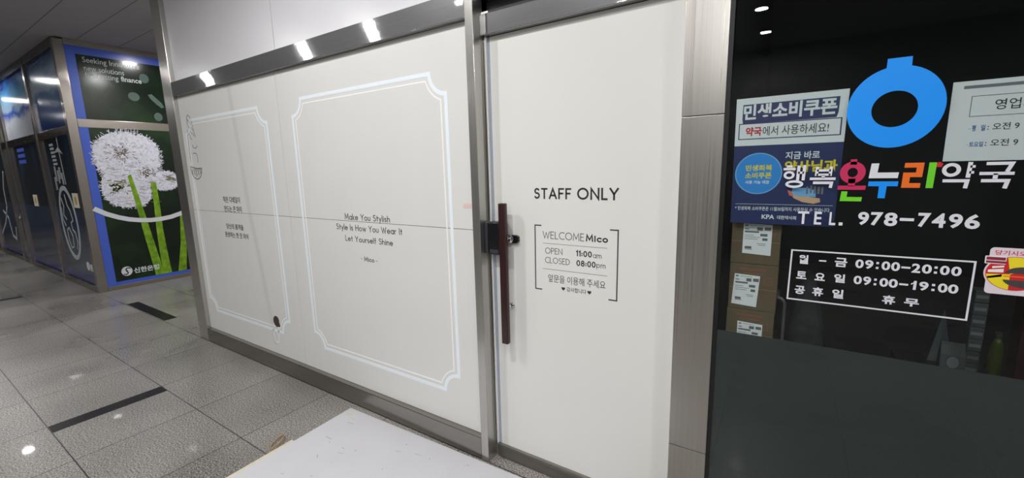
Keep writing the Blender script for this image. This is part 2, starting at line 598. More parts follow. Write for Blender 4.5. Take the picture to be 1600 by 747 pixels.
X = 0.6      # x-height
GLYPH = {
    'S': (0.50, [arc(0.25, 0.76, 0.22, 0.24, 35, 260) + arc(0.25, 0.27, 0.25, 0.27, 80, -145)]),
    'T': (0.56, [[(0, 1), (0.56, 1)], [(0.28, 0), (0.28, 1)]]),
    'A': (0.74, [[(0, 0), (0.37, 1), (0.74, 0)], [(0.13, 0.3), (0.61, 0.3)]]),
    'F': (0.46, [[(0, 0), (0, 1), (0.46, 1)], [(0, 0.52), (0.38, 0.52)]]),
    'O': (0.94, [arc(0.47, 0.5, 0.47, 0.5, 0, 360, 36)]),
    'N': (0.68, [[(0, 0), (0, 1), (0.68, 0), (0.68, 1)]]),
    'L': (0.42, [[(0, 1), (0, 0), (0.42, 0)]]),
    'Y': (0.66, [[(0, 1), (0.33, 0.48), (0.66, 1)], [(0.33, 0), (0.33, 0.48)]]),
    'W': (1.04, [[(0, 1), (0.27, 0), (0.52, 0.85), (0.77, 0), (1.04, 1)]]),
    'E': (0.46, [[(0.46, 1), (0, 1), (0, 0), (0.46, 0)], [(0, 0.53), (0.4, 0.53)]]),
    'C': (0.76, [arc(0.5, 0.5, 0.5, 0.5, 55, 305, 26)]),
    'M': (0.86, [[(0, 0), (0.08, 1), (0.43, 0.2), (0.78, 1), (0.86, 0)]]),
    'P': (0.5, [[(0, 0), (0, 1), (0.24, 1)] + arc(0.24, 0.74, 0.26, 0.26, 90, -90) + [(0, 0.48)]]),
    'D': (0.68, [[(0, 0), (0, 1), (0.2, 1)] + arc(0.2, 0.5, 0.48, 0.5, 90, -90, 20) + [(0, 0)]]),
    'H': (0.64, [[(0, 0), (0, 1)], [(0.64, 0), (0.64, 1)], [(0, 0.52), (0.64, 0.52)]]),
    'I': (0.02, [[(0.01, 0), (0.01, 1)]]),
    'K': (0.54, [[(0, 0), (0, 1)], [(0.5, 1), (0.02, 0.5), (0.54, 0)]]),
    'a': (0.56, [arc(0.28, 0.3, 0.28, 0.3, 0, 360, 26), [(0.56, 0), (0.56, X)]]),
    'b': (0.56, [arc(0.28, 0.3, 0.28, 0.3, 0, 360, 26), [(0, 0), (0, 1.02)]]),
    'c': (0.46, [arc(0.3, 0.3, 0.3, 0.3, 50, 310, 20)]),
    'e': (0.56, [[(0.0, 0.32), (0.56, 0.32)], arc(0.28, 0.3, 0.28, 0.3, 0, 320, 24)]),
    'f': (0.3, [[(0.12, 0), (0.12, 0.82)] + arc(0.27, 0.84, 0.15, 0.16, 180, 80, 6), [(0, X), (0.28, X)]]),
    'h': (0.46, [[(0, 0), (0, 1.02)], arc(0.23, 0.36, 0.23, 0.24, 180, 0) + [(0.46, 0)]]),
    'i': (0.02, [[(0.01, 0), (0.01, X)], [(0.01, 0.82), (0.01, 0.86)]]),
    'k': (0.42, [[(0, 0), (0, 1.02)], [(0.38, X), (0.02, 0.28), (0.42, 0)]]),
    'l': (0.02, [[(0.01, 0), (0.01, 1.02)]]),
    'm': (0.8, [[(0, 0), (0, X)], arc(0.2, 0.38, 0.2, 0.22, 180, 0) + [(0.4, 0)], arc(0.6, 0.38, 0.2, 0.22, 180, 0) + [(0.8, 0)]]),
    'n': (0.46, [[(0, 0), (0, X)], arc(0.23, 0.36, 0.23, 0.24, 180, 0) + [(0.46, 0)]]),
    'o': (0.58, [arc(0.29, 0.3, 0.29, 0.3, 0, 360, 26)]),
    'p': (0.56, [arc(0.28, 0.3, 0.28, 0.3, 0, 360, 26), [(0, -0.32), (0, X)]]),
    'r': (0.26, [[(0, 0), (0, X)], arc(0.22, 0.34, 0.22, 0.24, 180, 80, 8)]),
    's': (0.34, [arc(0.17, 0.45, 0.14, 0.15, 40, 260) + arc(0.17, 0.15, 0.17, 0.15, 80, -140)]),
    't': (0.28, [[(0.14, 0), (0.14, 0.88)], [(0, X), (0.28, X)]]),
    'u': (0.46, [[(0, X), (0, 0.24)] + arc(0.23, 0.24, 0.23, 0.24, 180, 360) + [(0.46, X)]]),
    'w': (0.76, [[(0, X), (0.2, 0), (0.38, 0.55), (0.56, 0), (0.76, X)]]),
    'y': (0.46, [[(0, X), (0.24, 0.02)], [(0.46, X), (0.12, -0.32)]]),
    '0': (0.52, [arc(0.26, 0.5, 0.26, 0.5, 0, 360, 30)]),
    '1': (0.16, [[(0, 0.84), (0.16, 1), (0.16, 0)]]),
    '8': (0.52, [arc(0.26, 0.75, 0.21, 0.25, 0, 360, 24), arc(0.26, 0.26, 0.26, 0.26, 0, 360, 24)]),
    ':': (0.04, [[(0.02, 0.12), (0.02, 0.17)], [(0.02, 0.52), (0.02, 0.57)]]),
    '-': (0.3, [[(0, 0.32), (0.3, 0.32)]]),
}

# ------------------------------------------------------------------ the setting: floor, ceiling, hall
fl = MB().box(-22, 7, -6.6, 4.6, -0.12, 0.0).build('floor', FLOOR)
tag(fl, 'grey speckled granite tile floor of the hall', 'floor', kind='structure')
for (x0, x1, y0, y1) in ((-3.905, -3.785, -1.197, -0.603), (-8.79, -8.67, -1.197, -0.603), (-6.90, -5.71, 0.01, 0.128)):
    MB().box(x0, x1, y0, y1, -0.02, 0.0012).build('inlay_strip', SLATE, fl, 'black stone inlay strip')

ce = MB().box(-22, 7, -6.6, 4.6, CEIL, CEIL + 0.1).build('ceiling', CEILM)
tag(ce, 'flat grey ceiling of the hall', 'ceiling', kind='structure')
sm = MB()
for k in range(-15, 11):
    y = 0.23 + 0.43 * k
    if -6.5 < y < 4.5:
        sm.box(-21.9, 6.9, y - 0.004, y + 0.004, CEIL - 0.0012, CEIL + 0.001)
sm.build('ceiling_seam', mat('ceiling_joint', (120, 119, 124), 0.8), ce)

w = MB().box(-22, 7, -6.7, -6.6, 0, CEIL).build('wall_opposite', WALLD)
tag(w, 'dim wall across the hall behind the viewer', 'wall', kind='structure')
w = MB().box(-22.1, -22, -6.7, 4.6, 0, CEIL).build('wall_far', WALLD)
tag(w, 'far end wall of the hall', 'wall', kind='structure')
w = MB().box(7, 7.1, -6.7, 4.6, 0, CEIL).build('wall_near', WALLD)
tag(w, 'near end wall of the hall', 'wall', kind='structure')
w = MB().box(-7.97, -4.8, 4.5, 4.6, 0, CEIL).build('wall_passage', WALLD)
tag(w, 'wall closing the side passage', 'wall', kind='structure')
w = MB().box(-4.79, -4.70, 0.10, 4.5, 0, CEIL).build('wall_left', mat('passage_side_wall', (196, 194, 190), 0.5))
tag(w, 'side wall of the white shopfront along the passage', 'wall', kind='structure')
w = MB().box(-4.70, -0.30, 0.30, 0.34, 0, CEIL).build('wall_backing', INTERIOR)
tag(w, 'dark wall behind the white shopfront', 'wall', kind='structure')

# ------------------------------------------------------------------ round ceiling lamps
LAMPS = [(-14.8, -0.6), (-11.5, -0.6), (-9.1, -2.2), (-6.02, -2.2), (-4.55, -2.2), (-2.6, -1.45), (-1.2, -1.5), (0.1, -2.2), (2.0, -2.2),
         (-7.0, 1.03), (-5.25, 1.05), (-6.2, 3.0), (-0.4, -4.5), (-0.4, -5.6), (-6.8, -5.6), (-13.0, -2.2), (-17.5, -2.2), (3.4, -4.5)]
for i, (lx, ly) in enumerate(LAMPS):
    t = thing('ceiling_lamp', (lx, ly, CEIL), 'round white lamp recessed in the hall ceiling', 'ceiling light', 'round lamps in the ceiling')
    m_ = MB()
    n = 28
    ro, ri = 0.098, 0.068
    vv, ff = [], []
    for j in range(n):
        a = 2 * PI * j / n
        for r_, z_ in ((ro, CEIL - 0.0005), (ro - 0.004, CEIL - 0.010), (ri, CEIL - 0.010), (ri, CEIL - 0.0005)):
            vv.append((lx + r_ * math.cos(a), ly + r_ * math.sin(a), z_))
    for j in range(n):
        k = (j + 1) % n
        for q in range(4):
            ff.append((4 * j + q, 4 * j + (q + 1) % 4, 4 * k + (q + 1) % 4, 4 * k + q))
    m_.add(vv, ff).build('trim_ring', LAMPR, t)
    d_ = MB().add([(lx + ri * math.cos(2 * PI * j / n), ly + ri * math.sin(2 * PI * j / n), CEIL - 0.004) for j in range(n)], [tuple(range(n - 1, -1, -1))])
    d_.build('diffuser', LAMPM2 if lx < -4 else LAMPM, t)

# ------------------------------------------------------------------ steel framing of the white shopfront
F0 = facade(0.0)


def struct(name, mb, m, label, cat):
    return tag(mb.build(name, m), label, cat, kind='structure')


lp = struct('trim_1', MB().bbox(-4.745, -4.60, 0.0, 0.12, 0, CEIL, 0.004).bbox(-4.80, -4.748, 0.006, 0.12, 0, CEIL, 0.004), STEEL,
            'brushed steel corner post at the left end of the white shopfront', 'post')
mp_ = struct('trim_2', MB().bbox(-1.308, -1.261, 0.0, 0.075, 0, CEIL, 0.002), STEEL, 'slim steel post between the slogan panel and the door', 'post')
struct('trim_3', MB().bbox(-4.60, -1.309, 0.0, 0.16, 2.268, 2.387, 0.003), STEELH, 'mirror-bright steel rail above the white panels', 'rail')
struct('trim_4', MB().bbox(-4.60, -1.309, 0.0, 0.075, 0.0, 0.128, 0.004), STEELK, 'scuffed steel kick rail under the white panels', 'rail')
ch = struct('trim_5', MB().bbox(-1.2605, -0.337, 0.05, 0.14, 2.19, 2.283, 0.003), STEELH, 'steel rail over the white door', 'rail')
MB().bbox(-1.2605, -0.337, 0.062, 0.14, 2.2835, 2.297, 0.002).build('rail_lip', CHROME, ch, 'bright polished lip')
MB().box(-1.2605, -0.337, 0.11, 0.14, 2.297, 2.352).build('rail_recess', DARKM, ch, 'dark slot')
MB().bbox(-1.2605, -0.337, 0.055, 0.14, 2.352, 2.375, 0.002).build('upper_lip', STEELH, ch)
pi_ = tag(MB().bbox(-0.336, -0.196, 0.0, 0.16, 1.742, CEIL, 0.002).bbox(-0.336, -0.196, 0.0, 0.16, 0.45, 1.740, 0.002)
          .bbox(-0.336, -0.196, 0.0, 0.16, 0.0, 0.448, 0.002).build('trim_6', STEELP),
          'wide brushed steel pillar between the white door and the dark shop window', 'pillar', kind='structure')
# jamb beside the door
struct('trim_7', MB().bbox(-1.2605, -1.2475, 0.076, 0.13, 0.0, 2.19, 0.001), STEEL, 'narrow steel door jamb', 'jamb')

# glossy upper panels above the rail
PU = MB()
for (x0, x1) in ((-4.60, -2.972), (-2.966, -1.309)):
    PU.bbox(x0, x1, 0.035, 0.06, 2.388, CEIL, 0.002)
struct('wall_upper', PU, GLOSSW, 'glossy white panels above the steel rail', 'wall')
struct('wall_transom', MB().bbox(-1.235, -0.337, 0.06, 0.08, 2.3755, CEIL, 0.002), mat('grey_transom', (120, 120, 118), 0.25),
       'grey panel above the door rail', 'wall')
struct('trim_8', MB().bbox(-1.2605, -1.2355, 0.055, 0.1, 2.3755, CEIL, 0.002), mat('beige_strip', (206, 200, 182), 0.4), 'beige strip beside the slim steel post', 'strip')

# ------------------------------------------------------------------ white panels with printed borders
YP = 0.035
FP = facade(YP)


def notched(x0, x1, z0, z1, r, d=0.0):
    """a rectangle with quarter-round bites at its corners; d moves the path inwards"""
    R = r + d
    q = math.degrees(math.asin(d / R)) if d else 0.0
    p = []
    for cx, cz, a in ((x1, z1, 180), (x1, z0, 90), (x0, z0, 0), (x0, z1, 270)):
        p += arc(cx, cz, R, R, a + q, a + 90 - q, 12)
    return p


def panel(name, x0, x1, label):
    t = thing(name, ((x0 + x1) / 2, YP, 0.129), label, 'wall panel')
    b = MB()
    b.bbox(x0, x1, YP, YP + 0.02, 1.2695, 2.267, 0.0008, 1)
    b.bbox(x0, x1, YP, YP + 0.02, 0.129, 1.2665, 0.0008, 1)
    b.build('board', FILM, t)
    MB().box(x0, x1, YP + 0.003, YP + 0.018, 1.2668, 1.2692).build('seam', GAP, t, 'dark seam')
    return t


pl = panel('storefront_panel', -4.60, -3.008, 'narrower white panel left of the slogan panel, with a line drawing and small Korean writing')
pr = panel('storefront_panel', -3.004, -1.309, 'wide white panel beside the slim steel post, with a three-line slogan in a notched border')
MB().box(-3.0079, -3.0041, YP + 0.006, YP + 0.02, 0.129, 2.267).solo('panel_joint', GAP, (-3.006, YP + 0.006, 0.129), 'thin dark upright joint between the two white panels', 'joint', kind='structure')

for t, (x0, x1, z0, z1, r) in ((pl, (-4.532, -3.165, 0.317, 2.067, 0.112)), (pr, (-2.853, -1.464, 0.311, 2.072, 0.106))):
    MB().ribbon(FP, notched(x0 + 0.011, x1 - 0.011, z0 + 0.011, z1 - 0.011, r), 0.021, closed=True).build('border', PALEBLUE, t, 'pale blue border stripe')
    MB().ribbon(FP, notched(x0, x1, z0, z1, r, 0.045), 0.008, closed=True).build('inner_border', PALELINE, t, 'thin white inner border')

# the slogan
for body, x0, x1, z0, z1 in (('Make You Stylish', -2.373, -1.952, 1.277, 1.3165), ('Style Is How You Wear It', -2.468, -1.854, 1.208, 1.2475), ('Let Yourself Shine', -2.386, -1.940, 1.137, 1.1745)):
    MB().letters(FP, body, x0, x1, z0, z1, 0.115).build('slogan_lettering', INK, pr, 'charcoal line of the slogan')
b = MB()
b.letters(FP, 'Mico', -2.214, -2.120, 1.018, 1.047, 0.14)
b.rect(FP, -2.248, -2.232, 1.0305, 1.0330)
b.rect(FP, -2.104, -2.088, 1.0285, 1.0310)
b.build('signature_lettering', INK, pr, 'small bold signature')
MB().rect(FP, -1.392, -1.337, 1.379, 1.402).build('faint_print', INKP, pr, 'faint pink print')

# small Korean writing and the line drawing on the narrow panel
for body, x0, x1, z0, z1 in (('작은 디테일이', -3.997, -3.712, 1.348, 1.400), ('만드는 큰 차이', -3.995, -3.702, 1.272, 1.323), ('당신의 품격을', -4.000, -3.712, 1.125, 1.172), ('완성하는 한 끗 차이', -4.043, -3.650, 1.053, 1.100)):
    MB().text(FP, body, x0, x1, z0, z1, 0.012).build('korean_lettering', INK, pl, 'small charcoal Korean line')
for wd_ in (0.085, 0.055, 0.030):  # nested translucent ribbons make one soft grey stripe slanting down the panel
    MB().ribbon(FP, [(-3.668, 2.26), (-3.657, 2.176), (-3.620, 1.789), (-3.580, 1.289), (-3.505, 0.850), (-3.425, 0.260), (-3.418, 0.20)], wd_, 0, 0.0002 + 0.0001 * (0.1 - wd_)).build('slanted_stripe', GREYSTRIPE, pl, 'faint grey slanted stripe')
b = MB()
lw = 0.0065
cx, cz = -4.425, 1.648
cup = [(cx - 0.105, cz + 0.012)] + arc(cx, cz - 0.002, 0.108, 0.098, 178, 362, 20) + [(cx + 0.105, cz - 0.008)]
b.ribbon(FP, cup, lw * 1.3)
b.ribbon(FP, [(cx - 0.105, cz + 0.012), (cx, cz - 0.006), (cx + 0.105, cz - 0.008)], lw * 1.3)
for k in range(-2, 3):
    xk = cx + k * 0.04
    b.ribbon(FP, [(xk - 0.018, cz - 0.008), (xk + 0.004, cz - 0.045), (xk - 0.012, cz - 0.078 + abs(k) * 0.012)], lw * 0.8)
    b.ribbon(FP, [(xk + 0.018, cz - 0.008), (xk - 0.004, cz - 0.045), (xk + 0.012, cz - 0.078 + abs(k) * 0.012)], lw * 0.8)
b.ribbon(FP, [(-4.515, 1.69), (-4.512, 1.79), (-4.500, 1.90), (-4.488, 1.975)], lw)
b.ribbon(FP, [(-4.368, 1.692), (-4.366, 1.750), (-4.390, 1.775), (-4.440, 1.772)], lw)
b.ribbon(FP, arc(-4.385, 1.855, 0.048, 0.040, 190, 330, 8), lw)
b.ribbon(FP, [(-4.475, 2.02), (-4.470, 2.085), (-4.440, 2.103), (-4.405, 2.080), (-4.378, 2.02), (-4.366, 1.95), (-4.352, 1.905)], lw)
for (px_, pz_) in ((-4.455, 2.06), (-4.450, 2.00), (-4.425, 1.955), (-4.412, 2.03), (-4.400, 1.985), (-4.385, 1.935), (-4.46, 1.94), (-4.44, 1.905)):
    b.ribbon(FP, [(px_ - 0.012, pz_ + 0.014), (px_, pz_ - 0.004), (px_ + 0.014, pz_ - 0.016)], lw)
b.build('line_drawing', INKG, pl, 'grey line drawing')
b = MB()
b.prism(FP, [(-3.402, 0.441), (-3.385, 0.453), (-3.362, 0.455), (-3.340, 0.446), (-3.330, 0.428), (-3.331, 0.405), (-3.324, 0.392), (-3.322, 0.371), (-3.350, 0.366), (-3.378, 0.360), (-3.402, 0.378), (-3.416, 0.400), (-3.413, 0.425)], 0.0, 0.0012)
b.build('brown_patch', HOLE, pl, 'dark brown rounded print')
MB().ribbon(FP, [(-3.428, 0.365), (-3.430, 0.290), (-3.420, 0.240), (-3.395, 0.222), (-3.372, 0.240), (-3.358, 0.290), (-3.352, 0.360)], 0.009).build('pale_loop', PALELINE, pl, 'pale looped line')

# ------------------------------------------------------------------ the white door
YD = 0.085
FD = facade(YD)
door = thing('door_1', (-0.79, YD, 0.0), 'white film-covered glass door reading STAFF ONLY between slim post and steel pillar', 'door', kind='structure')
MB().bbox(-1.246, -0.338, YD + 0.0005, YD + 0.012, 0.06, 2.188, 0.001, 1).build('glass_leaf', EDGEGL, door, 'bare bluish glass edge')
MB().box(-1.2295, -0.338, YD - 0.0004, YD + 0.0006, 0.07, 2.188).build('white_film', FILMD, door)
MB().bbox(-1.246, -0.338, 0.068, 0.12, 0.006, 0.078, 0.003).build('bottom_rail', STEELK, door)
b = MB()
b.letters(FD, 'STAFF', -0.998, -0.809, 1.430, 1.481, 0.165, track=0.16)
b.letters(FD, 'ONLY', -0.780, -0.591, 1.430, 1.483, 0.165, track=0.16)
b.build('heading_lettering', INK, door, 'bold charcoal heading')
MB().letters(FD, 'WELCOME', -0.956, -0.747, 1.244, 1.279, 0.09).build('welcome_lettering', INK, door)
MB().letters(FD, 'Mico', -0.738, -0.635, 1.245, 1.2765, 0.19).build('shop_lettering', INK, door, 'bold shop name')
b = MB()
b.letters(FD, 'OPEN', -0.944, -0.854, 1.172, 1.201, 0.095)
b.letters(FD, '11:00', -0.785, -0.709, 1.173, 1.201, 0.19)
b.letters(FD, 'am', -0.704, -0.664, 1.173, 1.199, 0.095)
b.build('opening_lettering', INK, door)
b = MB()
b.letters(FD, 'CLOSED', -0.945, -0.817, 1.127, 1.156, 0.095)
b.letters(FD, '08:00', -0.783, -0.691, 1.128, 1.156, 0.19)
b.letters(FD, 'pm', -0.687, -0.645, 1.130, 1.156, 0.095)
b.build('closing_lettering', INK, door)
MB().text(FD, '앞문을 이용해 주세요', -0.929, -0.644, 1.036, 1.073, 0.0).build('korean_lettering', INK, door)
MB().text(FD, '감사합니다', -0.832, -0.735, 1.000, 1.022, 0.008).build('korean_lettering', INK, door)
for hx in (-0.850, -0.720):
    q = []
    for i in range(24):
        a = 2 * PI * i / 24
        q.append((hx + 0.0095 * math.sin(a) ** 3, 1.011 + 0.0095 * (13 * math.cos(a) - 5 * math.cos(2 * a) - 2 * math.cos(3 * a) - math.cos(4 * a)) / 15))
    MB().prism(FD, q).build('heart', INK, door, 'small charcoal heart')
MB().rect(FD, -0.956, -0.638, 1.2205, 1.222).build('divider_line', INK, door)
MB().rect(FD, -0.957, -0.636, 1.0965, 1.098).build('divider_line', INK, door)
MB().ribbon(FD, [(-0.963, 1.305), (-0.9975, 1.305), (-0.9985, 0.9935), (-0.963, 0.9935)], 0.0055).build('bracket', INK, door, 'charcoal square bracket')
MB().ribbon(FD, [(-0.627, 1.303), (-0.5905, 1.303), (-0.5925, 0.991), (-0.630, 0.991)], 0.0055).build('bracket', INK, door, 'charcoal square bracket')

hd = MB()
hd.bbox(-1.161, -1.124, 0.012, 0.040, 0.700, 1.410, 0.005, 3)
hd = hd.build('handle', WOODH, door, 'dark red wooden pull bar', True)
for zc in (0.885, 1.235):
    MB().tube([(-1.139, 0.041, zc), (-1.139, YD - 0.002, zc)], 0.008, 16).tube([(-1.139, YD - 0.006, zc), (-1.139, YD - 0.001, zc)], 0.014, 20).build('standoff', CHROME, hd, 'chrome standoff', True)
# round slotted cylinder behind the bar
kb = MB()
for sgn in (1, -1):
    zc = 1.231
    q = [(-1.132, zc + sgn * 0.003), (-1.084, zc + sgn * 0.003)] + [(a_, zc + sgn * b_) for a_, b_ in ((-1.085, 0.010), (-1.089, 0.015), (-1.096, 0.018), (-1.106, 0.0195), (-1.132, 0.0195))]
    kb.prism(FD, q, 0.0, 0.016)
kb = kb.build('lock_cylinder', LOCKB, door, 'black half-round lock caps')
MB().tube([(-1.134, 0.060, 1.231), (-1.134, YD - 0.001, 1.231)], 0.021, 20).build('lock_collar', CHROME, door, 'chrome collar', True)
MB().box(-1.2472, -1.2432, 0.070, 0.084, 0.08, 2.188).build('door_seal', PALELINE, door, 'thin white edge seal')
# digital lock box
lk = MB().bbox(-1.237, -1.166, 0.028, YD - 0.001, 1.152, 1.316, 0.008, 3).build('door_lock', LOCKB, door, 'black digital lock box', True)
MB().bbox(-1.228, -1.176, 0.0262, 0.030, 1.160, 1.178, 0.002).build('lock_button', LOCKG, lk)
MB().bbox(-1.1658, -1.1605, 0.040, YD - 0.001, 1.150, 1.318, 0.002).build('lock_rim', CHROME, lk, 'chrome rim')
MB().bbox(-1.2595, -1.240, 0.030, 0.075, 1.155, 1.314, 0.005, 3).build('strike_box', LOCKG, mp_, 'black strike box of the lock', True)

# ------------------------------------------------------------------ dark shop window
win = thing('window_1', (0.9, 0, 0), 'dark shop window with a frosted grey lower part and coloured lettering', 'window', kind='structure')
MB().box(-0.182, 2.6, 0.0, 0.008, 0.03, CEIL).build('pane', GLASS, win, 'dark tinted glass')
MB().box(-0.1955, -0.182, 0.002, 0.06, 0, CEIL).build('gasket', BLACK, win, 'black edge strip')
MB().box(-0.182, 2.6, -0.01, 0.05, 0.0, 0.03).build('sill', STEELK, win)
MB().box(-0.182, 2.6, 0.0082, 0.0094, 0.03, 0.966).build('frosted_film', FROST, win, 'frosted grey film')
FG = facade(-0.0004)
# round blue emblem
b = MB()
n = 56
vv, ff = [], []
for i in range(n):
    a = 2 * PI * i / n
    for r_, rz_, c_ in ((0.1075, 0.1135, 0.0006), (0.0505, 0.0505, 0.0006), (0.1075, 0.1135, 0.0), (0.0505, 0.0505, 0.0)):
        vv.append(FG(0.243 + r_ * math.cos(a), (1.7205 if r_ > 0.06 else 1.7155) + rz_ * math.sin(a), c_))
for i in range(n):
    j = (i + 1) % n
    ff += [(4 * i, 4 * j, 4 * j + 1, 4 * i + 1), (4 * i, 4 * i + 2, 4 * j + 2, 4 * j), (4 * i + 1, 4 * j + 1, 4 * j + 3, 4 * i + 3)]
b.add(vv, ff)
b.prism(FG, [(0.216, 1.824), (0.270, 1.824), (0.2695, 1.8555), (0.2165, 1.8555)], 0.0, 0.00055)
b.build('emblem', BLUEV, win, 'sky blue ring emblem with a short top bar')


def cell(x0, x1, z0, z1):
    return lambda *p: [(x0 + a * (x1 - x0), z0 + c * (z1 - z0)) for a, c in p]


# shop name, letter by letter
b = MB()
c = cell(-0.0135, 0.0475, 1.489, 1.562)
sw = 0.0082
b.ribbon(FG, c((0.14, 0.955), (0.40, 0.955)), sw * 0.8)
b.ribbon(FG, c((0.0, 0.835), (0.54, 0.835)), sw * 0.9)
b.ring(FG, *c((0.27, 0.57))[0], 0.0115, 0.0095, sw * 0.85)
b.ribbon(FG, c((0.66, 0.34), (0.68, 0.98)), sw)
b.ribbon(FG, c((0.90, 0.34), (0.93, 1.0)), sw)
b.ribbon(FG, c((0.66, 0.67), (0.92, 0.67)), sw * 0.85)
b.ring(FG, *c((0.53, 0.175))[0], 0.0205, 0.0085, sw * 0.9)
c = cell(0.059, 0.1245, 1.490, 1.556)
b.ribbon(FG, c((0.27, 1.0), (0.25, 0.56)), sw)
b.ribbon(FG, c((0.80, 1.0), (0.78, 0.56)), sw)
b.ribbon(FG, c((0.26, 0.82), (0.79, 0.82)), sw * 0.85)
b.ribbon(FG, c((0.25, 0.62), (0.79, 0.62)), sw * 0.85)
b.ribbon(FG, c((0.52, 0.6), (0.52, 0.46)), sw)
b.ribbon(FG, c((0.0, 0.43), (1.0, 0.43)), sw * 0.95)
b.ribbon(FG, c((0.14, 0.24), (0.86, 0.24), (0.83, 0.0)), sw)
# white part of the third syllable block, then the last two syllables
b.prism(FG, [(0.207, 1.5625), (0.2245, 1.5625), (0.2225, 1.5355), (0.2705, 1.5355), (0.2690, 1.5190), (0.2035, 1.5190)])
c = cell(0.361, 0.4235, 1.490, 1.561)
b.ring(FG, *c((0.285, 0.71))[0], 0.0145, 0.0145, sw * 1.05)
b.ribbon(FG, c((0.83, 0.41), (0.86, 1.0)), sw * 1.1)
b.ribbon(FG, c((0.86, 0.83), (1.02, 0.83)), sw * 0.85)
b.ribbon(FG, c((0.85, 0.61), (1.0, 0.61)), sw * 0.85)
b.ribbon(FG, c((0.05, 0.29), (0.83, 0.29), (0.79, 0.0)), sw * 1.05)
c = cell(0.434, 0.497, 1.490, 1.561)
b.ribbon(FG, c((0.17, 0.93), (0.92, 0.93), (0.80, 0.62)), sw)
b.ribbon(FG, c((0.0, 0.56), (1.02, 0.56)), sw)
b.ribbon(FG, c((0.49, 0.56), (0.48, 0.36)), sw * 1.1)
b.ribbon(FG, c((0.08, 0.29), (0.86, 0.29), (0.80, 0.0)), sw * 1.05)
nm = b.build('shop_name', WHITEV, win, 'white Korean letters of the shop name')
b = MB()
b.ring(FG, 0.1645, 1.5365, 0.0215, 0.0235, 0.0185)
b.rect(FG, 0.157, 0.1725, 1.560, 1.576)
b.rect(FG, 0.156, 0.173, 1.495, 1.518)
b.prism(FG, [(0.1315, 1.4845), (0.1985, 1.4845), (0.1995, 1.4970), (0.1325, 1.4970)])
b.build('crimson_letter', CRIM, nm, 'crimson letter')
b = MB()
b.prism(FG, [(0.1400, 1.4495), (0.1920, 1.4495), (0.1930, 1.4625), (0.1560, 1.4625), (0.1570, 1.4795), (0.1420, 1.4795)])
b.prism(FG, [(0.3310, 1.4905), (0.3460, 1.4905), (0.3480, 1.5620), (0.3325, 1.5620)])
b.build('green_letter', GREENV, nm, 'green letter strokes')
b = MB()
b.prism(FG, [(0.2045, 1.5095), (0.2715, 1.5095), (0.2710, 1.4955), (0.2470, 1.4955), (0.2455, 1.4600), (0.2290, 1.4600), (0.2295, 1.4955), (0.2040, 1.4955)])
b.build('blue_letter', BLUEV, nm, 'sky blue letter strokes')
b = MB()
b.prism(FG, [(0.2815, 1.5620), (0.3225, 1.5620), (0.3210, 1.5215), (0.2955, 1.5215), (0.2950, 1.5045), (0.3195, 1.5045), (0.3190, 1.4910), (0.2790, 1.4910), (0.2800, 1.5345), (0.3070, 1.5345), (0.3075, 1.5485), (0.2810, 1.5485)])
b.build('orange_letter', ORNGV, nm, 'orange letter')
b = MB()
for k in range(5):
    a = 2 * PI * k / 5 + 0.3
    b.disc(FG, 0.3535 + 0.0042 * math.cos(a), 1.5555 + 0.0042 * math.sin(a), 0.0034, c1=0.0006 + 0.00002 * k, n=14)
b.disc(FG, 0.3535, 1.5555, 0.003, c1=0.00075, n=14)
b.build('red_blossom', REDV, nm, 'tiny red blossom mark')

b = MB()
for chs, z0, z1, bd_, spans in (('TEL', 1.3735, 1.4145, 0.02, ((0.036, 0.066), (0.080, 0.099), (0.119, 0.135))),
                               ('978', 1.3775, 1.4180, 0.03, ((0.189, 0.215), (0.219, 0.247), (0.250, 0.280))), ('7496', 1.3785, 1.4195, 0.03, ((0.324, 0.351), (0.354, 0.382), (0.388, 0.416), (0.420, 0.450)))):
    for ch_, (x0, x1) in zip(chs, spans):
        b.text(FG, ch_, x0, x1, z0, z1, bd_)
b.rect(FG, 0.1435, 0.1530, 1.3735, 1.3830)
b.rect(FG, 0.2850, 0.3160, 1.3945, 1.4030)
b.build('phone_number', WHITEV, win, 'white telephone number')

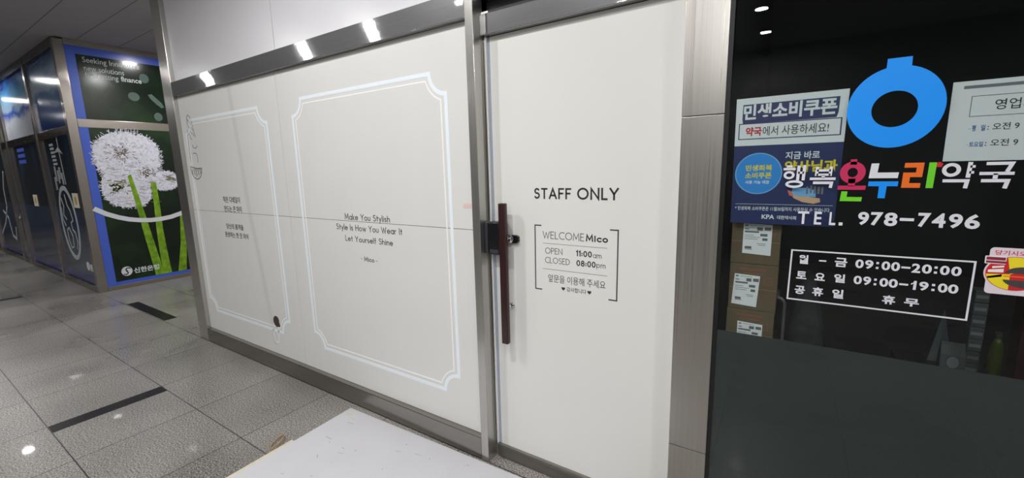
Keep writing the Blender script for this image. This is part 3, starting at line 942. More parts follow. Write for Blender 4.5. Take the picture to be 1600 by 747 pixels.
b = MB()
b.ribbon(FG, [(0.0285, 1.2855), (0.4530, 1.2875), (0.4525, 1.1190), (0.0265, 1.1195)], 0.0045, closed=True)
for body, x0, x1, z0, z1 in (('월', 0.048, 0.075, 1.242, 1.2715), ('금', 0.144, 0.175, 1.242, 1.2710),
                             ('토', 0.046, 0.074, 1.191, 1.2165), ('요', 0.096, 0.123, 1.191, 1.2165), ('일', 0.146, 0.174, 1.191, 1.2185),
                             ('공', 0.045, 0.073, 1.139, 1.1670), ('휴', 0.093, 0.122, 1.139, 1.1680), ('일', 0.145, 0.174, 1.139, 1.1680),
                             ('휴', 0.268, 0.298, 1.139, 1.1660), ('무', 0.318, 0.351, 1.140, 1.1640)):
    b.text(FG, body, x0, x1, z0, z1, 0.03)
b.rect(FG, 0.103, 0.122, 1.2545, 1.2590)
for chs, z0, z1, spans in (('09:00-20:00', 1.2430, 1.2705, ((0.195, 0.215), (0.218, 0.238), (0.2445, 0.2505), (0.257, 0.277), (0.279, 0.299), (0.302, 0.322), (0.325, 0.344), (0.347, 0.368), (0.373, 0.3795), (0.385, 0.405), (0.408, 0.429))),
                          ('09:00-19:00', 1.1915, 1.2185, ((0.195, 0.215), (0.218, 0.237), (0.2440, 0.2500), (0.257, 0.277), (0.278, 0.299), (0.302, 0.322), (0.328, 0.340), (0.346, 0.366), (0.373, 0.3795), (0.386, 0.406), (0.407, 0.428)))):
    for ch_, (x0, x1) in zip(chs, spans):
        if ch_ == ':':
            b.rect(FG, x0, x1, z0 + 0.002, z0 + 0.0085)
            b.rect(FG, x0, x1, z1 - 0.0105, z1 - 0.0040)
        elif ch_ == '1':
            b.prism(FG, [(x0, z1 - 0.0085), (x0 + 0.0045, z1 - 0.0060), (x1 - 0.0055, z1), (x1, z1), (x1 - 0.0005, z0), (x1 - 0.0068, z0), (x1 - 0.0062, z1 - 0.0085), (x0, z1 - 0.0125)])
        elif ch_ == '-':
            b.rect(FG, x0, x1, z0 + 0.0105, z0 + 0.0160)
        else:
            b.text(FG, ch_, x0, x1, z0, z1, 0.03)
b.build('opening_hours', WHITEV, win, 'white framed table of opening hours')

# ------------------------------------------------------------------ poster taped inside the window
YS = 0.0105
FS = facade(YS)
po = thing('coupon_poster', (-0.012, YS, 1.367), 'white and navy Korean coupon poster behind the dark glass, overlapped by white letters', 'poster')
MB().prism(FS, [(-0.1600, 1.3675), (0.1325, 1.3660), (0.1370, 1.6300), (-0.1615, 1.6300)], -0.0003, 0.0).build('lower_sheet', NAVY, po, 'navy lower part')
MB().prism(FS, [(-0.1615, 1.6300), (0.1370, 1.6300), (0.1385, 1.7860), (-0.1625, 1.7850)], -0.0003, 0.0).build('upper_sheet', PAPER, po, 'white upper part')
b = MB()
b.prism(FS, [(-0.1420, 1.7645), (0.1175, 1.7665), (0.1165, 1.7200), (0.1125, 1.7050), (-0.1400, 1.7030), (-0.1425, 1.7180)], 0, 0.0002)
b.rect(FS, -0.1515, 0.1275, 1.6505, 1.7035, 0, 0.0003)
b.build('title_plate', NAVYD, po, 'navy title plate and box outline')
MB().rect(FS, -0.1485, 0.1240, 1.6535, 1.7005, 0.0002, 0.0005).build('text_box', PAPER, po)
b = MB()
b.text(FS, '민생소비쿠폰', -0.1395, 0.1120, 1.7140, 1.7640, 0.035, 0.0006)
b.build('title', PAPER, po, 'bold white title')
MB().text(FS, '약국', -0.1300, -0.0835, 1.6610, 1.6910, 0.035, 0.0009).build('red_words', REDV, po, 'red words')
MB().text(FS, '에서 사용하세요!', -0.0805, 0.0960, 1.6605, 1.6910, 0.004, 0.0009).build('black_words', INK, po, 'black words')
MB().disc(FS, -0.0855, 1.5365, 0.0690, c1=0.0002).build('badge_rim', PBLUEL, po, 'light blue badge rim')
MB().disc(FS, -0.0855, 1.5365, 0.0655, c1=0.0004).build('badge', PBLUE, po, 'round blue badge')
for body, x0, x1, z0, z1, bd_, nm_, mm_, lb_ in (
        ('민생회복', -0.1230, -0.0460, 1.5455, 1.5655, 0.03, 'badge_lettering', YELLOW, 'yellow words'), ('소비쿠폰', -0.1230, -0.0460, 1.5200, 1.5405, 0.03, 'badge_lettering', YELLOW, 'yellow words'),
        ('약사님과', -0.0110, 0.1270, 1.5400, 1.5770, 0.035, 'headline_lettering', YELLOW, 'yellow words'), ('사용 가능 매장', -0.1220, -0.0510, 1.5020, 1.5135, 0.02, 'badge_lettering', PAPER, 'small white words'),
        ('지금 바로', -0.0110, 0.0800, 1.5815, 1.6060, 0.02, 'headline_lettering', PAPER, 'white words'), ('* 민생회복 소비쿠폰은 11월30일까지 사용하실 수 있습니다', -0.1480, 0.1180, 1.4120, 1.4255, 0.012, 'note_lettering', PAPER, 'line of small white words')):
    MB().text(FS, body, x0, x1, z0, z1, bd_, 0.0007).build(nm_, mm_, po, lb_)
MB().rect(FS, -0.1480, 0.1250, 1.4330, 1.4340, 0, 0.0004).build('divider_line', PAPER, po)
b = MB()
b.text(FS, 'KPA', -0.0660, -0.0290, 1.3840, 1.3990, 0.03, 0.0007)
b.text(FS, '대한약사회', -0.0215, 0.0320, 1.3845, 1.3970, 0.02, 0.0007)
b.build('association_mark', PAPER, po, 'white association name')
b = MB()
b.prism(FS, [(0.0060, 1.4800), (0.0300, 1.4640), (0.0650, 1.4600), (0.0900, 1.4560), (0.0920, 1.4440), (0.0750, 1.4385), (0.0450, 1.4430), (0.0200, 1.4560)], 0, 0.0004)
il = b.build('hand_picture', SKIN, po, 'small picture of an open hand carrying cards')
MB().prism(FS, [(0.0150, 1.4890), (0.0560, 1.4890), (0.0780, 1.4800), (0.0790, 1.4600), (0.0320, 1.4620), (0.0140, 1.4700)], 0.0003, 0.0006).build('blue_cards', PBLUEL, il)
MB().prism(FS, [(0.0020, 1.4820), (0.0130, 1.4780), (0.0200, 1.4620), (0.0080, 1.4640)], 0.0003, 0.0007).build('red_card', SALMON, il)
b = MB()
for k, (xx, zz) in enumerate(((0.055, 1.4880), (0.065, 1.4910), (0.075, 1.4890), (0.085, 1.4880), (0.0945, 1.4870))):
    b.rect(FS, xx - 0.0028, xx + 0.0028, zz - 0.018, zz, 0.0003, 0.0008)
    b.disc(FS, xx, zz + 0.003, 0.0028, c0=0.0003, c1=0.0008, n=12)
b.build('tiny_figures', GREYP, il)

# sheet of opening times on the right
pa = thing('notice_sheet', (0.51, YS, 1.564), 'pale landscape paper notice with a grey bar, right of the blue ring emblem', 'paper')
MB().prism(FS, [(0.3610, 1.5640), (0.6580, 1.5640), (0.6580, 1.7750), (0.3610, 1.7750)], -0.0003, 0.0).build('sheet', PAPER, pa)
MB().rect(FS, 0.3830, 0.6350, 1.7550, 1.7630, 0, 0.0003).build('grey_bar', GREYP, pa, 'grey bar')
MB().ribbon(FS, [(0.4010, 1.6820), (0.6180, 1.6820), (0.6180, 1.7345), (0.4010, 1.7345)], 0.0011, 0, 0.0004, True).build('text_box', INK, pa, 'thin black box outline')
MB().text(FS, '영업시간', 0.4460, 0.5460, 1.6960, 1.7230, 0.004, 0.0004).build('heading_lettering', INK, pa, 'black heading')
for (day, z0, z1, hz0, x1) in ((('평', 0.4095, 0.4165, '일', 0.4265, 0.4345), 1.6430, 1.6590, 1.6440, 0.4960), (('토요일', 0.4085, 0.4350), 1.6010, 1.6150, 1.6020, 0.4985)):
    b = MB()
    for q in range(0, len(day), 3):
        b.text(FS, day[q], day[q + 1], day[q + 2], z0, z1, 0.02, 0.0004)
    b.rect(FS, 0.4030, 0.4065, z0 + 0.006, z0 + 0.0068, 0, 0.0004)
    b.build('day_lettering', BLUET, pa, 'blue words')
    MB().text(FS, ': 오전 9', 0.4385, x1, hz0, hz0 + 0.018, 0.006, 0.0004).build('time_lettering', INK, pa, 'black words')

# round pull sticker
FK = facade(-0.0005)
st = thing('pull_sticker', (0.54, -0.0005, 1.203), 'white rounded pull sticker with a red and yellow disc on the dark glass', 'sticker')


def rrect(x0, x1, z0, z1, r):
    return arc(x1 - r, z1 - r, r, r, 0, 90, 6) + arc(x0 + r, z1 - r, r, r, 90, 180, 6) + arc(x0 + r, z0 + r, r, r, 180, 270, 6) + arc(x1 - r, z0 + r, r, r, 270, 360, 6)


b = MB()
b.prism(FK, rrect(0.4775, 0.6000, 1.2030, 1.3315, 0.009), 0, 0.0004)
b.disc(FK, 0.5290, 1.2625, 0.0580, 0.0500, 0, 0.00042)
b.build('backing', mat('sticker_white', (228, 218, 228), 0.4), st)
MB().text(FK, '당기시오', 0.4875, 0.5450, 1.3110, 1.3245, 0.015, 0.0007).build('red_words', REDV, st, 'red words')
MB().disc(FK, 0.5290, 1.2620, 0.0545, 0.0465, 0, 0.0006).build('red_disc', REDV, st, 'red disc')
b = MB()
cxx, czz, rx_, rz_ = 0.5290, 1.2620, 0.0530, 0.0450
for a0, a1 in ((30, 108), (186, 262)):
    b.prism(FK, [(cxx - 0.008, czz - 0.002)] + arc(cxx, czz, rx_, rz_, a0, a1, 14), 0.0004, 0.0009)
b.build('yellow_wedge', YELLOW, st, 'yellow wedges')
b = MB()
b.prism(FK, [(0.4790, 1.2620), (0.4790, 1.2690), (0.5080, 1.2740), (0.5080, 1.2640)], 0.0004, 0.0009)
b.prism(FK, [(0.4860, 1.2790), (0.5080, 1.2830), (0.5080, 1.2780), (0.4860, 1.2740)], 0.0004, 0.0009)
b.prism(FK, [(0.4785, 1.2500), (0.5060, 1.2590), (0.5060, 1.2520), (0.4800, 1.2450)], 0.0004, 0.0009)
b.build('white_stripe', PAPER, st, 'white stripes')
b = MB()
b.prism(FK, rrect(0.4700, 0.5100, 1.2860, 1.3075, 0.002), 0.0004, 0.0010)
b.build('tag_backing', PAPER, st)
b = MB()
b.rect(FK, 0.4725, 0.5085, 1.2965, 1.3050, 0.0008, 0.0013)
b.rect(FK, 0.4725, 0.5115, 1.2880, 1.2945, 0.0008, 0.0013)
b.build('tag_bar', mat('maroon_print', (140, 40, 60), 0.45), st, 'maroon bars')
b = MB()
b.prism(FK, arc(0.5480, 1.2600, 0.0380, 0.0220, 8, 172, 18), 0.0004, 0.0013)
b.prism(FK, arc(0.5480, 1.2480, 0.0400, 0.0230, 188, 352, 18), 0.0004, 0.0013)
b.build('grey_lens_picture', mat('dark_grey_print', (72, 68, 68), 0.4), st, 'dark grey half moons')
MB().rect(FK, 0.5085, 0.5880, 1.2530, 1.2560, 0.0004, 0.0014).build('orange_line', ORNGV, st, 'orange line')

# ------------------------------------------------------------------ inside the dark shop
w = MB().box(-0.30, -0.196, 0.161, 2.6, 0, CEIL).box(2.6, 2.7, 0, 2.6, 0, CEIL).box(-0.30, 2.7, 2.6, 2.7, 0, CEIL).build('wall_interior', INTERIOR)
tag(w, 'dark walls inside the closed shop', 'wall', kind='structure')
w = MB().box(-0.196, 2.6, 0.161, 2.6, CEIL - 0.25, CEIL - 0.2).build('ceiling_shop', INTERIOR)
tag(w, 'dark ceiling inside the closed shop', 'ceiling', kind='structure')
# carton stand, mostly hidden by the frosted film
sd = thing('carton_stand', (-0.08, 0.19, 0), 'low stand under the brown cartons behind the frosted film', 'stand')
MB().bbox(-0.166, 0.002, 0.03, 0.36, 0.855, 0.879, 0.003).build('top', DARKM, sd)
for (a, c_) in ((-0.155, 0.045), (-0.155, 0.345), (-0.012, 0.045), (-0.012, 0.345)):
    MB().tube([(a, c_, 0), (a, c_, 0.855)], 0.009, 8).build('leg', DARKM, sd)

CART = [(0.0, 0.879, 'lowest of three brown cartons, its paper label cut off by the frosted film'),
        (0.002, 1.0485, 'middle one of three brown cartons, its whole paper label in view'),
        (0.001, 1.2185, 'top one of three brown cartons, its label partly under the coupon poster')]
LABELS = [(-0.119, -0.040, 0.895, 1.0030, 0.0), (-0.1375, -0.058, 1.064, 1.1800, -0.10), (-0.119, -0.032, 1.2540, 1.3640, 0.0)]
for i, (dx, z0, lab) in enumerate(CART):
    t = thing('carton', (-0.08 + dx, 0.165, z0), lab, 'box', 'brown cartons stacked behind the dark glass')
    x0, x1, y0, y1, z1 = -0.156 + dx, -0.006 + dx, 0.034, 0.30, z0 + 0.1695
    MB().bbox(x0, x1, y0, y1, z0 + 0.0005, z1, 0.002).build('body', CARTON, t)
    fc = facade(y0)
    MB().rect(fc, x0 + 0.002, x1 - 0.002, z0 + 0.080, z0 + 0.0815, 0, 0.0005).build('tape_line', TAPE, t)
    b = MB()
    b.ribbon(fc, [(x0 + 0.03, z0 + 0.150), (x1 - 0.035, z0 + 0.150)], 0.007, 0, 0.0004)
    b.ribbon(fc, [(x0 + 0.045, z0 + 0.136), (x1 - 0.045, z0 + 0.136)], 0.005, 0, 0.0004)
    b.ribbon(fc, [(x1 - 0.042, z0 + 0.10), (x1 - 0.018, z0 + 0.10), (x1 - 0.018, z0 + 0.125), (x1 - 0.042, z0 + 0.125)], 0.003, 0, 0.0004, True)
    b.build('red_print', CARTONP, t, 'faded red print')
    a0, a1, b0, b1, sk = LABELS[i]
    ln = MB().prism(fc, [(a0 + sk * 0.06, b0 + 0.003), (a1 + sk * 0.06, b0 - 0.001), (a1, b1 - 0.003), (a0, b1)], 0, 0.0007).build('shipping_label', PAPER, t, 'white printed label')
    b = MB()
    wdt = a1 - a0
    for k, (u0, u1, vv_, h_) in enumerate(((0.05, 0.16, 0.93, 0.022), (0.22, 0.7, 0.93, 0.006), (0.05, 0.2, 0.82, 0.014), (0.48, 0.68, 0.83, 0.05), (0.05, 0.55, 0.73, 0.026), (0.6, 0.85, 0.64, 0.04),
                                           (0.05, 0.38, 0.62, 0.007), (0.05, 0.60, 0.56, 0.007), (0.05, 0.52, 0.50, 0.007), (0.68, 0.86, 0.50, 0.04), (0.5, 0.8, 0.36, 0.007), (0.55, 0.8, 0.31, 0.007), (0.08, 0.32, 0.22, 0.04), (0.08, 0.36, 0.16, 0.007))):
        if i == 0 and vv_ < 0.55:
            pass
        xx0, xx1 = a0 + u0 * wdt + 0.02 * sk * (1 - vv_), a0 + u1 * wdt + 0.02 * sk * (1 - vv_)
        zz = b0 + vv_ * (b1 - b0)
        hh = h_ * (b1 - b0)
        b.rect(fc, xx0, xx1, zz - hh, zz + hh, 0.0006, 0.0010)
    b.rect(fc, a0 + 0.74 * wdt, a0 + 0.96 * wdt, b0 + 0.79 * (b1 - b0), b0 + 0.89 * (b1 - b0), 0.0006, 0.0010)
    b.build('label_print', INKG, ln, 'small grey print')

b = MB().tube([(-0.012, 0.40, 1.07), (0.0, 0.395, 1.072), (0.014, 0.385, 1.058), (0.0215, 0.38, 1.03), (0.0215, 0.375, 0.95), (0.018, 0.37, 0.0)], 0.0075, 12)
b = MB()
pth = []
for i in range(9):
    a = PI / 2 * (1 - i / 8)
    pth.append((0.0 + 0.022 * math.cos(a), 0.095, 1.066 + 0.026 * math.sin(a)))
pth = [(-0.001, 0.20, 1.092), (-0.001, 0.12, 1.092)] + pth + [(0.0215, 0.095, 0.9), (0.0215, 0.095, 0.5), (0.0215, 0.095, 0.0)]
b.tube(pth, 0.0055, 12)
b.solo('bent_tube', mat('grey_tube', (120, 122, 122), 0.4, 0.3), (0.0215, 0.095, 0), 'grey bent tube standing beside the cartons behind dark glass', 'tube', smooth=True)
# dark bag next to the tube
b = MB()
prof = [(0.0, 0.060), (0.5, 0.070), (0.9, 0.064), (0.98, 0.052), (1.08, 0.036), (1.14, 0.020), (1.16, 0.006)]
n = 18
vv, ff = [], []
for (z, r_) in prof:
    for j in range(n):
        a = 2 * PI * j / n
        vv.append((0.096 + r_ * (0.95 + 0.08 * math.sin(3 * a + z * 9)) * math.cos(a), 0.30 + r_ * 0.9 * math.sin(a), z))
for i in range(len(prof) - 1):
    for j in range(n):
        ff.append((i * n + j, i * n + (j + 1) % n, (i + 1) * n + (j + 1) % n, (i + 1) * n + j))
ff += [tuple(range(n - 1, -1, -1)), tuple((len(prof) - 1) * n + j for j in range(n))]
b.add(vv, ff).solo('dark_sack', mat('dark_sack_cloth', (58, 62, 64), 0.8, var=0.2, vscale=60), (0.096, 0.30, 0), 'slumped dark grey sack behind the bent tube', 'sack', smooth=True)

# goods on a low rack on the right, dim behind the glass
rk = thing('goods_rack', (0.55, 0.5, 0), 'dim low rack holding goods inside the dark shop, right of the hours table', 'rack')
MB().bbox(0.42, 0.70, 0.40, 0.66, 0.755, 0.775, 0.003).build('shelf', DARKM, rk)
for (a, c_) in ((0.43, 0.41), (0.43, 0.65), (0.69, 0.41), (0.69, 0.65)):
    MB().tube([(a, c_, 0), (a, c_, 0.755)], 0.009, 8).build('leg', DARKM, rk)
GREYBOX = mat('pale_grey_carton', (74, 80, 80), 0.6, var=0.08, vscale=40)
base = bpy.data.objects.new('x', None)
bpy.data.objects.remove(base)
names5 = ['lowest', 'second from bottom', 'middle', 'fourth from bottom', 'topmost']
for k in range(7):
    z0 = 0.7755 + k * 0.0465
    pos = ('lowest', 'second lowest', 'third lowest', 'middle', 'third highest', 'second highest', 'topmost')[k]
    t = thing('product_box', (0.619, 0.52, z0), pos + ' small grey product box of the stack below the pull sticker', 'box', 'small product boxes in a stack')
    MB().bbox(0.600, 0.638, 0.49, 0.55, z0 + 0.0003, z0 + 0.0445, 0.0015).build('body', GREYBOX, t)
    MB().rect(facade(0.49), 0.604, 0.634, z0 + 0.016, z0 + 0.028, 0, 0.0004).build('band', GREYP, t)
b = MB()
bt = thing('green_bottle', (0.665, 0.48, 0.7755), 'yellow-green bottle on the dim rack beside the product boxes', 'bottle')
prof = [(0.0, 0.014), (0.004, 0.017), (0.12, 0.017), (0.15, 0.012), (0.165, 0.008)]
b.tube([(0.665, 0.46, 0.7757 + z) for z, r_ in prof], [r_ for z, r_ in prof], 18)
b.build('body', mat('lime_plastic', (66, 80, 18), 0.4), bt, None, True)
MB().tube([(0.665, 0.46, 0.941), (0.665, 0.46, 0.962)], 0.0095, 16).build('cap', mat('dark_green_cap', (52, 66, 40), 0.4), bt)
t = thing('printed_bag', (0.55, 0.45, 0.7755), 'dim grey printed packet on the rack under the hours table corner', 'packet')
vv = []
for (z, hw, hd_) in ((0.7757, 0.030, 0.018), (0.80, 0.033, 0.020), (0.86, 0.033, 0.014), (0.895, 0.032, 0.004), (0.905, 0.032, 0.002)):
    vv += [(0.553 - hw, 0.45 - hd_, z), (0.553 + hw, 0.45 - hd_, z), (0.553 + hw, 0.45 + hd_, z), (0.553 - hw, 0.45 + hd_, z)]
ff = [(0, 3, 2, 1), (16, 17, 18, 19)]
for i in range(4):
    for j in range(4):
        ff.append((4 * i + j, 4 * i + (j + 1) % 4, 4 * i + 4 + (j + 1) % 4, 4 * i + 4 + j))
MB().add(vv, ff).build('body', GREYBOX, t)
MB().disc(facade(0.4285), 0.553, 0.835, 0.016, 0.022, 0, 0.0008).build('print', GREYP, t)
# white folded sign behind the packet
MB().add([(0.520, 0.58, 0.7757), (0.590, 0.58, 0.7757), (0.590, 0.63, 0.7757), (0.520, 0.63, 0.7757), (0.555, 0.60, 0.99), (0.555, 0.61, 0.99)],
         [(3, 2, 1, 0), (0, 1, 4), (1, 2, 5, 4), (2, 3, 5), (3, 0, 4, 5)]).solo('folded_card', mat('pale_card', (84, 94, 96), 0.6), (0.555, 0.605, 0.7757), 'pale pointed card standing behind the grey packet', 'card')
# dark red wooden upright at the right
struct('trim_9', MB().bbox(0.735, 0.86, 0.52, 0.60, 0.0, 2.3, 0.004), WOODH, 'dark red wooden upright inside the shop at the right', 'post')

# ------------------------------------------------------------------ white board lying on the floor
ang = math.radians(1.6)
bd = thing('foam_board', (-1.45, -0.55, 0), 'large white scuffed foam board lying on the floor by the door', 'board')
fr = Frame((-2.372, -0.052, 0), (math.cos(ang), math.sin(ang), 0), (-math.sin(ang), math.cos(ang), 0), (0, 0, 1))
MB().obox(fr, 0, 1.8, -1.2, 0, 0.0006, 0.007).build('sheet', SHEET, bd)
b = MB()
for k in range(34):
    a, c_ = random.uniform(0.06, 1.25), random.uniform(-0.85, -0.04)
    th = math.radians(random.uniform(-35, 20))
    l_ = random.uniform(0.012, 0.05)
    MB().ribbon(fr, [(a, c_), (a + l_ * math.cos(th), c_ + l_ * math.sin(th))], random.uniform(0.0015, 0.004), 0.0065, 0.0073).build('scuff_mark', SCUFF, bd, 'grey scuff mark')
b = MB()
for k in range(14):
    a, c_ = random.uniform(0.1, 1.25), random.uniform(-0.8, -0.05)
    b.disc(fr, a, c_, random.uniform(0.0015, 0.0035), c0=0.0065, c1=0.0074, n=8)
b.build('speck', GREYP, bd)
MB().ribbon(fr, [(0.027, -0.055), (0.075, -0.052), (0.120, -0.080)], 0.012, 0.0065, 0.0085).build('tape_scrap', SHEETE, bd, 'scrap of cream tape')

# strip of cream tape along the left edge, its end curled into a loop
tp = thing('tape_strip', (-2.39, -0.6, 0), 'strip of cream tape beside the white board, its end curled into a loop', 'tape')
MB().obox(fr, -0.028, -0.004, -1.2, -0.40, 0.0004, 0.004).build('flat_strip', SHEETE, tp)
b = MB()
path = []
for i in range(30):
    a = 2 * PI * i / 29 * 0.97 - 0.5
    path.append((-2.425 + 0.020 * math.cos(a) * 1.0 - 0.018 * math.sin(a), -0.515 + 0.052 * math.sin(a), 0.016 + 0.006 * math.sin(a * 1.0)))
wd = 0.013
vv, ff = [], []
for i, p in enumerate(path):
    q = Vector(p)
    nxt = Vector(path[min(i + 1, len(path) - 1)]) - Vector(path[max(i - 1, 0)])
    side = Vector((-nxt.y, nxt.x, 0)).normalized() * 0.0012
    for sgn in (1, -1):
        vv.append(q + side * sgn + Vector((0, 0, -wd / 2 - 0.003)))
        vv.append(q + side * sgn + Vector((0, 0, wd / 2)))
for i in range(len(path) - 1):
    a, c_ = 4 * i, 4 * i + 4
    ff += [(a, a + 1, c_ + 1, c_), (a + 3, a + 2, c_ + 2, c_ + 3), (a + 1, a + 3, c_ + 3, c_ + 1), (a + 2, a, c_, c_ + 2)]
b.add(vv, ff).build('loop', CORD, tp, 'brownish curled loop')

# ------------------------------------------------------------------ bank corner across the passage
XB = -7.93
FB = Frame((XB, 0, 0), (0, 1, 0), (0, 0, 1), (1, 0, 0))
w = MB().box(-8.3, XB - 0.05, 0.05, 4.5, 0.0, CEIL).build('wall_bank', mat('bank_backing', (40, 44, 52), 0.6))
tag(w, 'dark wall behind the bank posters', 'wall', kind='structure')
w = MB().box(-22, -8.3, 0.09, 0.14, 0.0, CEIL).build('wall_bank_front', mat('bank_inner_dark', (26, 30, 36), 0.6))
tag(w, 'dark inside behind the bank glass', 'wall', kind='structure')
bf = MB()
bf.bbox(-8.03, XB, 0.0, 0.10, 0, 3.35, 0.004)
struct('trim_10', bf, STEELB, 'brownish steel corner post of the bank', 'post')
bf = MB()
bf.bbox(XB - 0.06, XB, 0.1005, 4.5, 2.252, 2.362, 0.003)
bf.bbox(XB - 0.06, XB, 0.1005, 4.5, 0.0, 0.062, 0.003)
bf.bbox(XB - 0.06, XB + 0.004, 0.1005, 4.5, 3.292, CEIL, 0.003)
bf.bbox(XB - 0.06, XB, 2.02, 2.12, 0.0625, 2.2515, 0.003)
bf.bbox(XB - 0.06, XB, 2.02, 2.12, 2.3625, 3.2915, 0.003)
struct('trim_11', bf, STEELB, 'brownish steel rails around the dandelion posters', 'rail')
# front face of the bank
bf = MB()
for x0, x1 in ((-9.74, -9.64), (-12.02, -11.92), (-12.62, -12.52), (-14.9, -14.8), (-17.2, -17.1)):
    bf.bbox(x0, x1, -0.006, 0.085, 0.0, 3.35, 0.003)
struct('trim_12', bf, STEELB, 'row of steel uprights along the bank front', 'post')
bf = MB()
bf.bbox(-21.9, -8.031, 0.0, 0.085, 2.165, 2.275, 0.003)
bf.bbox(-21.9, -8.031, 0.0, 0.085, 0.0, 0.085, 0.003)
bf.bbox(-21.9, -8.031, 0.0, 0.085, 3.25, CEIL, 0.003)
struct('trim_13', bf, steel('dark_bank_rail', (120, 114, 108), 0.25, (3, 200, 200)), 'dark steel rails along the bank front', 'rail')

GREENG = None


def print_mat(name, stops, scale, rough=0.16, distort=0.0, vec=(1, 1, 1), detail=3):
    m, nt, b_ = new_mat(name)
    tc = nt.nodes.new('ShaderNodeTexCoord')
    mp = nt.nodes.new('ShaderNodeMapping')
    mp.inputs['Scale'].default_value = vec
    nz = nt.nodes.new('ShaderNodeTexNoise')
    nz.inputs['Scale'].default_value = scale
    nz.inputs['Detail'].default_value = detail
    nz.inputs['Distortion'].default_value = distort
    r = nt.nodes.new('ShaderNodeValToRGB')
    el = r.color_ramp.elements
    el[0].position, el[0].color = stops[0][0], (*lin(stops[0][1]), 1)
    el[1].position, el[1].color = stops[-1][0], (*lin(stops[-1][1]), 1)
    for p, c_ in stops[1:-1]:
        e = el.new(p)
        e.color = (*lin(c_), 1)
    nt.links.new(tc.outputs['Object'], mp.inputs[0])
    nt.links.new(mp.outputs[0], nz.inputs['Vector'])
    nt.links.new(nz.outputs['Fac'], r.inputs[0])
    nt.links.new(r.outputs[0], b_.inputs['Base Color'])
    b_.inputs['Roughness'].default_value = rough
    b_.inputs['Specular IOR Level'].default_value = 0.5
    return m


LEAFY = print_mat('blurred_meadow_print', [(0.3, (16, 26, 20)), (0.5, (22, 38, 24)), (0.7, (36, 62, 32))], 1.6)
BOKEH = mat('blurred_light_print', (86, 104, 98), 0.16)
SEED = print_mat('seed_head_print', [(0.28, (176, 174, 184)), (0.46, (222, 222, 236)), (0.7, (240, 240, 248))], 26, 0.2, 1.2)
SEEDC = mat('seed_brown_print', (116, 96, 76), 0.2)
SEEDG = mat('seed_green_print', (136, 140, 100), 0.2)
STEM = print_mat('stem_print', [(0.3, (92, 138, 26)), (0.7, (150, 190, 50))], 12, 0.2)
LETTERW = mat('white_print', (222, 226, 232), 0.3)

up = thing('bank_poster', (XB + 0.002, 1.05, 2.363), 'upper bank poster of a dark green meadow with white English words and blue border', 'poster')
MB().rect(FB, 0.1005, 2.02, 2.3625, 3.2915, -0.01, 0.0).build('border', BORDER, up, 'royal blue border')
MB().rect(FB, 0.195, 2.02, 2.3625, 3.190, -0.001, 0.0012).build('picture', LEAFY, up, 'dark green picture')
b = MB()
b.text(FB, 'Seeking Innovative', 0.256, 0.850, 3.075, 3.165, 0.0, 0.0022)
b.text(FB, 'new solutions', 0.258, 0.668, 2.990, 3.058, 0.0, 0.0022)
b.text(FB, 'by creating', 0.264, 0.595, 2.885, 2.972, 0.0, 0.0022)
b.text(FB, 'finance', 0.622, 0.850, 2.905, 2.975, 0.022, 0.0022)
b.build('lettering', mat('grey_white_print', (176, 184, 184), 0.3), up, 'white English words')
for (yy, zz, ra, rb) in ((0.885, 2.985, 0.055, 0.065), (0.735, 2.715, 0.065, 0.06), (0.985, 2.455, 0.05, 0.06), (1.3, 2.8, 0.08, 0.06), (1.6, 2.55, 0.09, 0.07)):
    MB().disc(FB, yy, zz, ra, rb, 0.001, 0.0018, 24).build('blurred_light', BOKEH, up, 'pale blurred spot')
MB().prism(FB, [(0.90, 2.760), (0.945, 2.775), (1.05, 2.66), (1.075, 2.60), (1.04, 2.585), (0.99, 2.63), (0.92, 2.71)], 0.001, 0.0018).build('blurred_light', BOKEH, up, 'pale blurred streak')

dp = thing('bank_poster', (XB + 0.002, 1.05, 0.0625), 'lower bank poster of a white dandelion head on green stems with blue border', 'poster')
MB().rect(FB, 0.1005, 2.02, 0.0625, 2.2515, -0.01, 0.0).build('border', BORDER, dp, 'royal blue border')
MB().rect(FB, 0.195, 2.02, 0.115, 2.2515, -0.001, 0.0012).build('picture', LEAFY, dp, 'dark green picture')


def fuzzy(cy, cz, pts_r, jag, n):
    """outline of a seed head: radius given at a few angles, with a jagged rim"""
    q = []
    for i in range(n):
        a = 360.0 * i / n
        k = a / 360 * len(pts_r)
        i0 = int(k) % len(pts_r)
        i1 = (i0 + 1) % len(pts_r)
        t_ = k - int(k)
        t_ = t_ * t_ * (3 - 2 * t_)
        r_ = pts_r[i0] * (1 - t_) + pts_r[i1] * t_
        r_ *= 1 + (jag if i % 2 else -jag) * random.uniform(0.4, 1.2)
        q.append((cy + r_ * math.cos(math.radians(a)), cz + r_ * math.sin(math.radians(a))))
    return q


